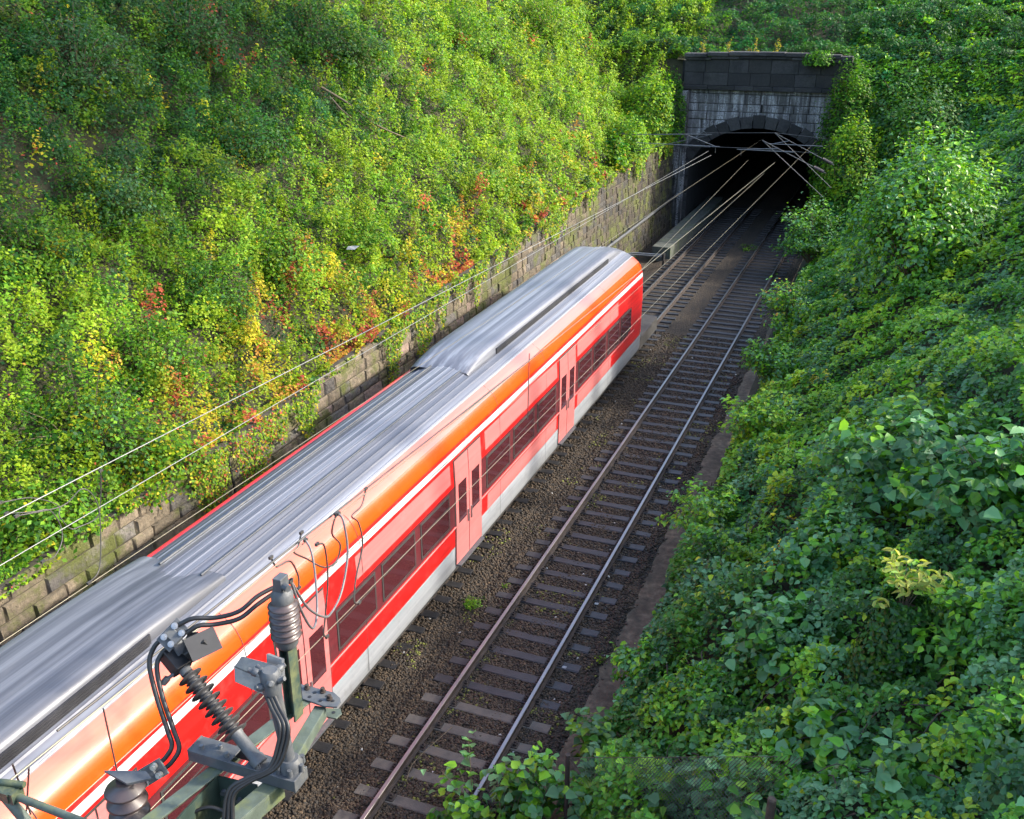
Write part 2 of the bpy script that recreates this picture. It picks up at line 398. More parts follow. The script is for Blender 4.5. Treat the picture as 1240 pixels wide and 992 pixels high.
def left_cols(s, y, u):
    """s: metres up the slope from the wall, y along the cutting, u: patch noise"""
    n = len(s)
    near = np.exp(-(s/2.0)**2)*sm(12.5, 17, y)*(1-.75*sm(24, 33, y))*(1-sm(44, 54, y)); far = sm(30, 42, y); up = sm(5., 9, s)*(1-far*.6)  # up: plants are bluer up there, and some of their shade is mixed in
    p = fbm(s*.45+5, y*.45+11); r = fbm(s*.55+77, y*.55+3)
    return blend_cols(n, [
        ('red', near*2.1*sm(.40, .56, p)+.4*sm(.60, .68, r)*up), ('orange', near*1.3*sm(.36, .56, p)), ('yellow', near*1.5+.015+.04*far+.08*sm(.58, .7, p)),
        ('ygreen', 1.2+near*2.4+1.0*far-1.0*up), ('lime', .9+far*.9-.5*up-near*.3), ('green', .5+.15*up-near*.3-.25*far), ('mid', .12+.4*sm(.5, .65, u)*(1-far)+.3*up-.1*far),
        ('blue', 1.9*up*sm(.36, .55, u)+.05), ('emerald', .8*up*(1-sm(.45, .6, u))), ('dark', .4*up), ('olive', .08+.4*up*sm(.5, .6, p)), ('brown', .02+.45*sm(.64, .72, r)*(1-far))], (s, y))
def cover_left():
    L = Leaves()
    n = 470000
    y = RNG.uniform(5, 82, n*2); keep = RNG.random(n*2) < np.clip((22/np.maximum(y, 12))**1.1, 0, 1); y = y[keep][:n]
    s = RNG.uniform(-.3, 17.5, len(y))**1.0
    x = WALLX-.25-s*.775
    u = fbm(s*.9, y*.9)
    g = fbm(s*1.5+50, y*1.5+50, 3); bare = fbm(s*.5+120, y*.5+60)
    keep = ~((bare > .63) & (RNG.random(len(y)) < .6) & (y < 30))
    x, y, s, u, g = [a[keep] for a in (x, y, s, u, g)]
    hgt = np.clip((g-.36)*3.4, 0, 1.0)*RNG.uniform(0.2, 1, len(y))**.6*1.15+RNG.uniform(0, .10, len(y))
    z = np.maximum(h_left(x, y), np.where(y > 61.5, h_back(x, y), -9))
    dist = np.sqrt(x*x+y*y+30)
    P = np.stack([x+hgt*.35*np.clip(s/1.6-.1, 0, 1), y, z+hgt*.85*(.55+.45*np.clip(s/1.6, 0, 1))], 1)
    L.add(P, (.42, -.08, .86), (.049+.0015*dist)*RNG.uniform(.65, 1.4, len(y)), left_cols(s, y, u))
    # upright wild plants that give the slope its clumps
    m = 3000; py = RNG.uniform(6, 70, m*2); py = py[RNG.random(m*2) < np.clip((20/np.maximum(py, 12)), 0, 1)][:m]; ps = RNG.uniform(.1, 17, len(py))
    for yy, ss in zip(py, ps):
        k = int(RNG.integers(40, 95)); h = RNG.uniform(.4, 1.5); r = RNG.uniform(.16, .5)
        if yy > 40: h *= .7
        f = RNG.random(k)**.7; a = RNG.uniform(0, 6.283, k); rr = r*(1.05-f)*RNG.uniform(.55, 1, k)+.03
        xx = WALLX-.3-ss*.775; px = np.minimum(xx+np.cos(a)*rr+.25*h*f, WALLX-.05+.12*f); pyy = yy+np.sin(a)*rr
        d = math.sqrt(xx*xx+yy*yy+30)
        zz = h_left(px, pyy); base = left_cols(np.full(1, ss), np.full(1, yy), fbm(np.array([ss*.9]), np.array([yy*.9])))[0]
        cc = base*.65+.35*left_cols(np.full(k, ss), np.full(k, yy), np.full(k, .5))
        nn = np.stack([np.cos(a)*.5+.3, np.sin(a)*.5, np.full(k, .8)], 1)
        L.add(np.stack([px, pyy, zz+h*f+.05], 1), nn, (.035+.0013*d)*RNG.uniform(.7, 1.3, k), cc*RNG.uniform(.85, 1.15))
    return L.build('slope_plants', M['leaf'], None, tilt=.42)
tag(cover_left(), kind='stuff', label='yellow green wild plants and creeper covering the sunny left slope', cat='ground cover')

def cover_fringe():
    L = Leaves()
    for y0 in np.arange(8.5, 59.5, .075):
        n = float(vn(y0*.45, 3.3))*.5+float(vn(y0*2.6, 9.1))*.5
        Ln = np.interp(y0, [8, 12, 13.2, 15, 19, 26, 34, 46, 60], [.25, .3, .7, 1.7, 2.3, 1.9, 1.0, .8, 1.4])*max(0, (n-.42)*3.0)
        if Ln < .08: continue
        k = int(14+Ln*34*(18/max(14, y0))); t = RNG.random(k)
        zz = float(wall_top(y0))+.12-t*Ln; yy = y0+RNG.normal(0, .055, k)
        xx = WALLX+.03+RNG.uniform(.0, .16, k)*(1-t*.6)
        p = float(fbm(np.array([y0*.3]), np.array([4.]))[0])
        mid = float(sm(12.5, 16, y0)*(1-sm(44, 52, y0)))
        cc = pick(['ygreen', 'lime', 'green', 'red', 'yellow', 'dark'], [1.2, .9, .8-.3*mid, .55*mid*(p > .5)+.05, .35*mid+.1, .2], k)
        L.add(np.stack([xx, yy, zz], 1), (.85, -.1, .4), (.05+.0012*y0)*RNG.uniform(.7, 1.25, k), cc)
    # spill-over roll along the wall crest
    k = 26000; y = RNG.uniform(6, 60, k); q = fbm(y*.8, y*0+2); a = RNG.uniform(-.3, 1.6, k); r = .06+.26*np.clip(q-.3, 0, 1)*RNG.uniform(.6, 1, k)
    P = np.stack([WALLX-.36+np.cos(a)*r*.9, y, wall_top(y)+.02+np.sin(a)*r*1.1], 1)
    L.add(P, np.stack([np.cos(a), a*0, np.sin(a)], 1), (.045+.0013*y)*RNG.uniform(.7, 1.3, k), left_cols(np.full(k, .3), y, fbm(y, y*0)))
    return L.build('hanging_creeper', M['leaf'], None, tilt=.4, hang=1.2)
tag(cover_fringe(), kind='stuff', label='creeper hanging over the top edge of the stone wall', cat='creeper')

def right_cols(s, y, u):
    n = len(s); far = sm(30, 55, y); nearc = 1-sm(16, 24, y)
    p = fbm(s*.5+31, y*.5+19)
    return np.array((1.75, 1.7, 1.8))*blend_cols(n, [('lime', .35+1.0*sm(16, 24, y)*(1-far*.5)+.35*sm(.5, .65, u)), ('ygreen', .08+.25*sm(.55, .66, p)+.55*sm(18, 28, y)*(1-far*.7)), ('green', 1.0), ('mid', .7+.3*nearc), ('blue', .25+.4*far+.3*nearc),
                          ('dark', .15+.2*far+.2*nearc), ('yellow', .012), ('red', .006*sm(.5, .6, p)), ('sage', .55*nearc+.4), ('emerald', .35*far)], (s, y))
def cover_right():
    L = Leaves()
    n = 260000
    y = RNG.uniform(2.5, 70, n*2); y = y[RNG.random(n*2) < np.clip((16/np.maximum(y, 10))**.9, 0, 1)][:n]
    s = RNG.uniform(0.05, 1, len(y))**1.15*np.interp(y, [6, 20, 40, 70], [9.5, 11, 13, 16]); x = toe(y)+s
    # creeper mat draped in ridges
    rdg = np.sin((s*1.0+y*.55+3*fbm(s*.35, y*.35))*3.2)*.5+.5
    g = fbm(s*1.3+60, y*1.3+20, 3); u = fbm(s*.9+13, y*.9)
    g2 = fbm(s*.8+8, y*.8+90, 3); hgt = (np.clip((g-.33)*2.6, 0, 1)*.5+.26*rdg+np.clip((g2-.42)*3, 0, 1)*.75*(1-sm(20, 30, y)))*RNG.uniform(.3, 1, len(y))**.5+.03
    edge = sm(0, 1.0, s); hgt *= .35+.65*edge
    dist = np.sqrt(x*x+y*y+40)
    P = np.stack([x-hgt*.3, y, np.maximum(h_right(x, y), np.where(y > 61.5, h_back(x, y), -9))+hgt], 1)
    L.add(P, (-.35, -.12, .9), (.062+.0018*dist)*RNG.uniform(.5, 1.6, len(y)), right_cols(s, y, u))
    k = 30000; x = RNG.uniform(-3.8, 10, k); y = RNG.uniform(51, 62, k); z = np.maximum(h_right(x, y), -.3); u = fbm(x, y)
    L.add(np.stack([x, y-.15, z+RNG.uniform(0, .5, k)*np.clip(fbm(x*1.2, y*1.2)-.2, 0, 1)*1.6], 1), (-.2, -.5, .8), RNG.uniform(.12, .22, k), right_cols(np.full(k, 5.), y, u))
    return L.build('creeper_mat', M['leaf_right'], None, fold=True, tilt=.36, aspect=.9)
tag(cover_right(), kind='stuff', label='dense green creeper mat draped over the shaded right slope', cat='ground cover')

def cover_back():
    L = Leaves(); n = 165000
    x = RNG.uniform(-20, 8, n); y = 61.3+RNG.uniform(0, 1, n)**1.1*26
    g = fbm(x*.9+9, y*.9, 3); u = fbm(x*.4, y*.4)
    hgt = np.clip((g-.33)*3, 0, 1)*.9*RNG.uniform(.3, 1, n)**.5
    z = np.maximum(terrain(x, y), h_back(x, y))+hgt
    cc = blend_cols(n, [('mid', 1.0), ('emerald', .7), ('green', .6+.5*sm(-10, -16, x)), ('dark', .35), ('blue', .5), ('lime', .9*sm(-9, -15, x)), ('ygreen', .5*sm(-11, -16, x)), ('brown', 1.0*sm(.70, .74, u))], (x, y))
    L.add(np.stack([x, y-hgt*.3, z], 1), (0, -.45, .85), RNG.uniform(.10, .19, n), cc)
    return L.build('ivy_cover', M['leaf'], None, tilt=.4, aspect=.85)
tag(cover_back(), kind='stuff', label='dark ivy covering the hillside above the tunnel', cat='ground cover')

mb = MB()
for i in range(170):
    y = RNG.uniform(8.5, 24); x = float(toe(y))+RNG.uniform(.3, 7.5); a = RNG.uniform(0, 6.283); P = []
    for k in range(7):
        P.append(Vector((x, y, float(h_right(x, y))+RNG.uniform(.1, .62)))); a += RNG.normal(0, .5); x = max(float(toe(y))+.1, x+math.cos(a)*.3); y += math.sin(a)*.3
    mb.tube(spline(P, 3), RNG.uniform(.004, .013), 5)
tag(mb.build('creeper_stems', M['bark']), kind='stuff', label='brown creeper stems and dead vines tangled through the right slope', cat='stems')

# ------------------------------------------------------------------ shrubs (each its own thing)
def shrub(name, label, cat, pos, rad, height, n, size, cols, w, group=None, leaf='leaf', fold=True, shoots=26, flat=.75, aspect=.8, spread=.16, lean=(0, 0, 0), bare=0., tilt=.4, core=None, gain=1.0):
    pos = Vector(pos); t = thing(name, label, cat, pos, group); L = Leaves(); S = MB()
    per = max(4, n//shoots); lean = Vector(lean)
    for i in range(shoots):
        a = RNG.uniform(0, 6.283); el = math.acos(RNG.uniform(.02, 1)**.8)     # 0 = straight up
        d = Vector((math.cos(a)*math.sin(el)*rad, math.sin(a)*math.sin(el)*rad, max(.18, math.cos(el))*height))*RNG.uniform(.72, 1.05)+lean*RNG.uniform(.6, 1)
        b = pos+Vector((math.cos(a), math.sin(a), 0))*rad*.12*RNG.random()
        mid = b+d*.5+Vector((0, 0, height*.12))
        pts = spline([b-Vector((0, 0, .15)), mid, b+d], 5)
        r0 = min(.03, max(.007, .008*height)); S.tube(pts, [r0*(1-.75*k/(len(pts)-1)) for k in range(len(pts))], 5)
        k = int(per*RNG.uniform(.7, 1.3)); f = (bare+(1-bare)*RNG.random(k)**.75)
        idx = np.clip((f*(len(pts)-1)).astype(int), 0, len(pts)-2); fr = f*(len(pts)-1)-idx
        A = np.array([list(p) for p in pts]); P = A[idx]*(1-fr[:, None])+A[idx+1]*fr[:, None]
        sp = spread*(.6+.6*rad)*RNG.uniform(.6, 1.3)
        P = P+RNG.normal(0, 1, (k, 3))*sp*np.array([1, 1, flat])
        out = P-np.array([pos.x, pos.y, pos.z+height*.25]); out /= np.linalg.norm(out, axis=1, keepdims=True)+1e-6
        nn = out*.55+np.array([0, 0, .75])
        tint = RNG.uniform(.8, 1.2)*gain
        L.add(P, nn, size*RNG.uniform(.65, 1.3, k), pick(cols, w, k)*tint)
    if core:
        k = int(core); a = RNG.uniform(0, 6.283, k); cz = RNG.uniform(0, 1, k); el = np.sqrt(1-cz*cz)
        lob = .72+.5*fbm(a*1.6+pos.x, cz*2.5+pos.y, 3); rr = lob*RNG.uniform(.82, 1.02, k)
        P = np.stack([pos.x+np.cos(a)*el*rad*rr+lean.x*cz, pos.y+np.sin(a)*el*rad*rr+lean.y*cz, pos.z-.1+cz*height*rr], 1)
        L.add(P, np.stack([np.cos(a)*el, np.sin(a)*el, cz*.7+.35], 1), size*RNG.uniform(.65, 1.3, k), pick(cols, w, k)*(.75+.5*fbm(a*2+9, cz*4)[:, None])*gain)
    L.build('foliage', M[leaf], t, fold=fold, tilt=tilt, aspect=aspect, hang=.4)
    S.build('stems', M['twig'], t)
    return t
def shrub_at(px, py, name, label, cat, rad, height, n, size, cols, w, **k):
    p = hit(px, py); p.z = ground_z(p.x, p.y); return shrub(name, label, cat, p, rad, height, n, size, cols, w, **k)
BK = ['green', 'lime', 'ygreen', 'mid']
# right bank, far to near
IV = dict(fold=False, spread=.12, gain=1.2, group='ivy mounds beside the tunnel mouth')
shrub('ivy_mound', 'tall ivy mound swallowing the right end of the tunnel parapet', 'ivy', (-3.15, 59.2, 1.2), 1.7, 8.7, 2400, .17, ['green', 'mid', 'olive', 'lime'], [1, .7, .3, .5], shoots=40, core=7500, **IV)
shrub('ivy_mound', 'lower yellowish ivy mound hanging at the right side of the tunnel mouth', 'ivy', (-2.7, 56.2, .6), 1.8, 6.3, 1800, .16, ['lime', 'green', 'olive', 'ygreen', 'mid'], [1, .9, .3, .5, .3], shoots=36, core=5200, **IV)
shrub('ivy_mound', 'broad grey green ivy mound sloping away right of the parapet', 'ivy', (.4, 59.8, 4.6), 3.4, 4.6, 2000, .18, ['green', 'mid', 'sage', 'olive', 'blue'], [1, .7, .7, .3, .4], shoots=40, core=7000, **IV)
shrub('ivy_mound', 'bright ivy mound bulging over the wall left of the tunnel', 'ivy', (-14.6, 57.0, 4.9), 2.0, 4.0, 1800, .16, ['lime', 'ygreen', 'green', 'mid'], [1, .7, .8, .4], shoots=36, lean=(.8, 0, 0), core=5000, **IV)
shrub('ivy_mound', 'dark ivy curtain against the left edge of the portal stonework', 'ivy', (-13.1, 59.3, 4.8), 1.0, 4.0, 900, .15, ['mid', 'dark', 'green', 'lime'], [1, .5, .8, .4], shoots=26, core=2600, **IV)
shrub('ivy_mound', 'small rounded ivy mound on the wall top with shaded hollow below', 'ivy', (-14.0, 51.5, 4.7), 1.5, 2.3, 1000, .14, ['lime', 'ygreen', 'green', 'mid'], [1, .5, .8, .4], shoots=30, lean=(.6, 0, 0), core=2600, **IV)
shrub('ivy_mound', 'small ivy tuft draped over the top right corner of the parapet', 'ivy', (-5.1, 59.75, 9.2), .9, .75, 500, .14, ['green', 'mid', 'lime', 'dark'], [1, .8, .5, .4], shoots=18, core=900, **IV)
shrub('sapling', 'fresh green sapling standing on the wall top near the tunnel', 'sapling', (-13.1, 47.6, 4.7), .55, 1.9, 520, .2, ['lime', 'emerald', 'green'], [1, .7, .5], shoots=12, spread=.16)
RG = dict(group='bushes on the right slope', leaf='leaf_right', gain=1.75)
shrub_at(1112, 338, 'large_bush', 'big leafy bush halfway up the right slope, dark hollow under its pale tips', 'bush', 2.6, 5.0, 9000, .17, ['lime', 'green', 'sage', 'ygreen'], [.9, .9, 1.0, .15], shoots=90, spread=.12, bare=.3, core=2600, **RG)
shrub_at(985, 322, 'bush', 'grey green bush leaning over the right track in front of the tunnel', 'bush', 1.7, 3.6, 3600, .15, ['sage', 'green', 'mid', 'lime'], [1.2, .7, .4, .6], shoots=46, spread=.11, bare=.3, lean=(-.5, 0, 0), **RG)
shrub_at(1160, 250, 'bush', 'small yellow green bush standing alone on the far right slope', 'bush', 1.6, 1.7, 900, .17, ['lime', 'ygreen', 'green'], [1, .6, .5], fold=False, shoots=30, spread=.13, core=1500, **RG)
shrub_at(955, 400, 'bush', 'rusty tipped loose bush beside the rail below the big leafy bush', 'bush', 1.2, 2.3, 2000, .13, ['sage', 'lime', 'orange', 'ygreen', 'green'], [1.1, .8, .12, .3, .6], shoots=38, spread=.1, bare=.2, lean=(-.3, 0, 0), **RG)
shrub_at(940, 470, 'bush', 'light leaved bush at the toe of the slope where the path ends', 'bush', 1.2, 1.9, 2100, .13, ['sage', 'lime', 'green', 'mid'], [1, .9, .6, .3], shoots=40, spread=.09, bare=.2, lean=(-.3, 0, 0), **RG)
shrub_at(925, 545, 'bush', 'bright lime bush spilling onto the dirt path', 'bush', 1.25, 1.75, 2200, .13, ['lime', 'green', 'ygreen', 'sage'], [1.2, .6, .5, .4], shoots=44, spread=.085, bare=.15, lean=(-.25, 0, 0), **RG)
shrub_at(860, 660, 'bush', 'round bush overhanging the near end of the dirt path', 'bush', 1.1, 1.7, 2500, .12, ['lime', 'green', 'sage', 'ygreen'], [1.1, .8, .5, .3], shoots=42, spread=.075, lean=(-.2, 0, 0), **RG)
shrub_at(1110, 600, 'hazel_bush', 'wide hazel bush with grey green round leaves on the right slope', 'bush', 2.0, 1.9, 3600, .19, ['sage', 'blue', 'green', 'lime'], [1.4, .6, .6, .3], shoots=64, spread=.1, aspect=.95, **RG)
shrub_at(1215, 650, 'hazel_bush', 'darker hazel bush with the largest leaves at the right picture edge', 'bush', 1.5, 2.0, 2300, .20, ['mid', 'sage', 'blue', 'green'], [.5, 1, .7, .8], shoots=46, spread=.11, aspect=.95, **RG)
shrub_at(1010, 700, 'hazel_bush', 'young hazel bush uphill of the ivy stump with dull leaves', 'bush', 1.2, 1.2, 1500, .15, ['sage', 'green', 'mid', 'lime'], [1, .8, .5, .3], shoots=38, spread=.09, aspect=.95, **RG)
shrub_at(960, 800, 'hazel_bush', 'low hazel thicket below the stump, above the fence', 'bush', 1.3, 1.0, 2000, .16, ['sage', 'green', 'mid', 'blue'], [1.2, .8, .5, .5], shoots=46, spread=.09, aspect=.95, **RG)
shrub_at(1190, 800, 'bush', 'shaggy dark bush between the stump and the right picture edge', 'bush', 1.0, .9, 1300, .14, ['green', 'mid', 'dark', 'lime'], [.9, .9, .5, .35], shoots=34, spread=.08, **RG)
BG = dict(group='brambles by the fence', leaf='leaf_right', gain=1.75)
shrub_at(850, 870, 'bramble', 'bramble thicket with slim bright leaves behind the wire fence', 'bramble', .95, .9, 1700, .13, ['lime', 'green', 'sage', 'ygreen'], [.7, .9, 1, .25], shoots=40, spread=.08, aspect=.6, **BG)
shrub_at(790, 830, 'bramble', 'bramble sprays bending over the near path edge', 'bramble', .8, .8, 1100, .13, ['lime', 'green', 'sage'], [.9, .8, .8], shoots=34, spread=.07, aspect=.7, lean=(-.2, 0, 0), **BG)
shrub_at(1000, 930, 'bramble', 'bramble with broad pale leaves beside the rusty post top', 'bramble', .8, .8, 800, .19, ['sage', 'green', 'lime'], [1.4, .7, .4], shoots=28, spread=.09, aspect=.95, **BG)
shrub_at(1130, 950, 'bramble', 'low bramble at the bottom edge under bare twigs', 'bramble', .8, .6, 600, .17, ['sage', 'mid', 'green', 'lime'], [1, .5, .8, .3], shoots=26, spread=.09, aspect=.9, **BG)
shrub_at(1215, 930, 'bramble', 'broad leaved bramble in the bottom right corner', 'bramble', .7, .6, 420, .18, ['sage', 'mid', 'green', 'lime'], [.8, .5, .9, .4], shoots=24, spread=.09, aspect=.9, **BG)
shrub_at(648, 1000, 'bindweed', 'bindweed with heart shaped leaves climbing left of the dark fence post', 'climber', .6, 1.7, 360, .17, ['sage', 'lime', 'green'], [1.2, .7, .5], shoots=14, spread=.1, aspect=.95, tilt=.3, leaf='leaf_right', gain=1.75)
shrub_at(740, 985, 'bindweed', 'yellow tipped climber growing through the wire fence', 'climber', .7, 1.15, 800, .12, ['lime', 'green', 'sage', 'ygreen', 'yellow'], [.8, .7, .9, .4, .08], shoots=30, spread=.09, aspect=.8, leaf='leaf_right', gain=1.75)
shrub_at(880, 1000, 'bindweed', 'broad leaved climber sprawling over the top of the fence between its posts', 'climber', .6, 1.15, 300, .17, ['sage', 'lime', 'green'], [1.2, .6, .6], shoots=16, spread=.1, aspect=.95, tilt=.3, leaf='leaf_right', gain=1.75)
for px, py, hh, nn, lab in ((612, 1010, 1.5, 420, 'leafy climber at the bottom edge nearest the right rail, left of the bindweed'), (700, 1008, 1.6, 420, 'climber with pale round leaves in front of the fence mesh, right beside the dark post'), (800, 1012, 1.3, 420, 'climber with pale round leaves covering the middle of the fence'), (905, 1015, 1.2, 320, 'climber with pale round leaves just left of the rusty post top'), (720, 925, 1.0, 380, 'climber sprawling from the fence onto the end of the dirt path')):
    shrub_at(px, py, 'bindweed', lab, 'climber', .7, hh, nn, .155, ['sage', 'lime', 'green'], [1.2, .7, .6], shoots=18, spread=.1, aspect=.95, tilt=.3, leaf='leaf_right', gain=1.2)
shrub_at(570, 1003, 'bindweed', 'leaning bindweed spray reaching across the right rail at the bottom edge', 'climber', .6, 1.7, 190, .17, ['sage', 'lime', 'green'], [1.2, .7, .5], shoots=9, lean=(-.35, .1, 0), spread=.09, aspect=.95, tilt=.3, leaf='leaf_right', gain=1.75)
# stump wrapped in ivy with its yellow shoot
p = hit(1080, 820); p.z = ground_z(p.x, p.y)
t = thing('tree_stump', 'ivy wrapped tree stump on the lower right slope', 'stump', p); S = MB()
S.tube([p-Vector((0, 0, .3)), p+Vector((0, 0, .6)), p+Vector((.04, .03, 1.15))], [.34, .27, .22], 12); S.build('trunk', M['bark'], t)
L = Leaves(); k = 3600; a = RNG.uniform(0, 6.283, k); f = RNG.random(k)**.85; r = (.66-.36*f)*RNG.uniform(.75, 1.1, k)
L.add(np.stack([p.x+np.cos(a)*r, p.y+np.sin(a)*r, p.z-.15+f*1.5], 1), np.stack([np.cos(a), np.sin(a), .45+0*a], 1), .085*RNG.uniform(.7, 1.3, k), pick(['dark', 'mid', 'blue', 'green'], [1.0, .9, .6, .4], k))
L.build('ivy', M['leaf_dark'], t, fold=True, tilt=.35, aspect=.95)
q = p+Vector((-.02, .02, 1.15))
t = thing('creeper_shoot', 'pale yellow five leaved creeper shoot on top of the ivy stump', 'shoot', q); S = MB(); L = Leaves()
for i in range(9):
    a = i*.7+.3; d = Vector((math.cos(a)*.42*RNG.uniform(.4, 1.2), math.sin(a)*.42*RNG.uniform(.4, 1.2), RNG.uniform(.2, .85)))
    e = q+d; S.tube(spline([q-Vector((0, 0, .1)), q+d*.5+Vector((0, 0, .08)), e], 4), .006, 5)
    for j in range(3):
        cpt = q+d*(.6+.2*j)
        for m_ in range(5):
            b = m_*1.257+a; off = Vector((math.cos(b)*.075, math.sin(b)*.075, RNG.uniform(-.04, .02)))
            L.add([list(cpt+off)], (off.x*4, off.y*4, .8), .15, pick(['yellow', 'ygreen'], [1.1, .35], 1)*np.array([.95, 1.22, 5.0]))
L.build('foliage', M['leaf'], t, fold=True, tilt=.25, aspect=.5); S.build('stem', M['twig'], t)
# left slope bushes
LG = 'bushes on the left slope'
for px, py, r_, h_, n_, s_, cs, w_, nm, lab in [
    (110, 560, 1.5, 2.0, 2600, .085, ['green', 'mid', 'lime', 'blue'], [1, .8, .6, .4], 'bush', 'tall dense green bush at the left picture edge above the wall'),
    (205, 612, 1.1, 1.3, 1700, .085, ['lime', 'ygreen', 'yellow', 'green'], [1, .6, .35, .6], 'bush', 'yellow speckled bush on the wall edge above the hanging wires'),
    (40, 650, 1.2, 1.0, 1500, .10, ['lime', 'green', 'mid', 'yellow'], [1, .9, .4, .08], 'knotweed', 'broad leaved knotweed clump over the wall at the lower left corner'),
    (250, 380, 1.3, 1.5, 2000, .085, ['mid', 'green', 'blue', 'lime'], [.8, 1, .3, .6], 'bush', 'rounded deep green bush in the middle of the left slope'),
    (340, 330, 1.3, 1.4, 1900, .085, ['lime', 'green', 'ygreen', 'mid'], [1, .9, .3, .4], 'bush', 'light green bush beside the deep green one on the left slope'),
    (130, 270, 1.5, 1.6, 2300, .09, ['blue', 'sage', 'mid', 'olive'], [.9, .6, .8, .4], 'bush', 'dusty blue green bush on the upper left slope'),
    (45, 330, 1.4, 1.4, 1900, .085, ['green', 'olive', 'mid', 'lime'], [1, .5, .8, .4], 'bush', 'olive bush at the left picture edge beside bare earth'),
    (290, 190, 1.6, 1.7, 2300, .095, ['blue', 'emerald', 'mid', 'green'], [.8, .7, .8, .5], 'bush', 'emerald bush with red flowers around it high on the left slope'),
    (90, 110, 2.0, 2.2, 2800, .10, ['blue', 'mid', 'dark', 'sage'], [1, .9, .5, .4], 'bush', 'large shaded bush in the top left corner'),
    (225, 70, 1.8, 2.3, 2500, .10, ['blue', 'mid', 'dark', 'emerald'], [1, .9, .5, .4], 'bush', 'dark bush near the crest, second from the top left corner'),
    (380, 75, 1.9, 2.6, 2600, .11, ['mid', 'blue', 'dark', 'green'], [1, .8, .6, .5], 'bush', 'dark tall bush at the edge between shade and sun on the crest'),
    (430, 90, 1.5, 2.0, 1700, .11, ['olive', 'mid', 'green', 'dark'], [.8, .8, .6, .5], 'bush', 'olive brown bush beside the dark one above the fallen branch'),
    (560, 60, 2.2, 2.2, 2600, .125, ['lime', 'green', 'ygreen'], [1, .8, .5], 'bush', 'sunlit bush high on the left slope, left of the earth scar'),
    (660, 50, 2.0, 2.8, 2600, .13, ['lime', 'ygreen', 'green', 'olive'], [.9, .7, .6, .3], 'bush', 'tall vine draped bush above the orange earth scar'),
    (620, 235, 1.4, .9, 1700, .12, ['ygreen', 'lime', 'yellow', 'sage'], [1, .8, .3, .4], 'elder_bush', 'flat topped pale elder bush spreading over the wall edge'),
    (440, 300, 1.2, 1.0, 1400, .09, ['lime', 'ygreen', 'green'], [1, .6, .8], 'bush', 'low lime bush by the scrap of white litter'),
    (180, 460, 1.1, 1.5, 1700, .08, ['green', 'lime', 'mid'], [1, .7, .5], 'bush', 'slim upright bush behind the tall dense one')]:
    shrub_at(px, py, nm, lab, 'bush', r_, h_, n_, s_, cs, w_, fold=False, shoots=max(24, n_//55), spread=.10, core=n_*.55, group=LG)
shrub_at(985, 62, 'dry_stalks', 'x', 'weed', .1, .1, 8, .1, ['yellow'], [1]) if False else None
for px, lab in ((852, 'dry yellow weed tuft on the left end of the parapet'), (882, 'tall dry yellow stalks second from the left on the parapet'), (913, 'thin dry stalk tuft in the middle of the parapet'), (940, 'leafy yellow stalks at the ivy end of the parapet')):
    q = at(px, 62, y=60.6); q.z = 9.5
    shrub('dry_weed', lab, 'weed', q, .3, 1.1, 130, .11, ['yellow', 'orange', 'ygreen'], [1, .4, .7], shoots=9, spread=.05, aspect=.45, fold=False, group='weeds on the parapet')
for px, py, r_, h_, n_, lab in ((570, 735, .34, .22, 420, 'bright green weed tuft on the ballast beside the train'), (905, 303, .6, .35, 260, 'small weed patch between the tracks near the tunnel'), (850, 590, .2, .2, 90, 'thin weed on the path edge'), (728, 800, .14, .16, 60, 'tiny weed sprouting beside the path, nearest of these'), (612, 712, .07, .1, 26, 'tiny yellow weed sprout in the ballast by the big tuft')):
    q = at(px, py, z=-.24); shrub('weed', lab, 'weed', q, r_, h_, n_, .055 if py > 500 else .1, ['lime', 'green', 'ygreen'], [1, .6, .3], shoots=14, spread=.05, aspect=.55, fold=False, group='weeds in the trackbed')
# unseen trees added on the right crest, crowns set to shade the left slope
def tree(x, y, h, crown_z, cr, lab, n=4600):
    z = ground_z(x, y); p = Vector((x, y, z)); t = thing('tree', lab, 'tree', p, 'unseen shade trees added on the right crest'); S = MB()
    top = Vector((x+.5, y, crown_z+cr*.4))
    S.tube(spline([p-Vector((0, 0, .4)), p+(top-p)*.5+Vector((.2, .1, 0)), top], 6), [.26-.19*i/12 for i in range(13)], 9)
    L = Leaves()
    for i in range(16):
        a = i*2.4; e = Vector((x+math.cos(a)*cr*RNG.uniform(.5, 1), y+math.sin(a)*cr*RNG.uniform(.5, 1), crown_z+RNG.uniform(-.35, .7)*cr))
        b = p+(top-p)*RNG.uniform(.55, .95); S.tube(spline([b, (b+e)/2+Vector((0, 0, .3)), e], 4), [.07, .06, .05, .04, .03, .025, .02, .015, .01], 6)
        k = n//16; L.add(np.array(list(e))+RNG.normal(0, 1, (k, 3))*cr*.26, (0, 0, 1), RNG.uniform(.3, .5, k), pick(['mid', 'green', 'dark'], [1, 1, .5], k))
    S.build('trunk', M['bark'], t); L.build('crown', M['leaf'], t, tilt=.6)
for x, y, cz, cr, lab in ((8.2, 29.5, 26.5, 3.6, 'nearest unseen tall tree of the row on the right crest'), (9.0, 35.5, 29.5, 4.2, 'second unseen tall tree of the row on the right crest'), (8.6, 42.5, 30.5, 4.0, 'third unseen tall tree of the row on the right crest'), (9.5, 24.5, 30.5, 3.4, 'tallest unseen tree at the near end of the row on the right crest')):
    tree(x, y, 20, cz, cr, lab)

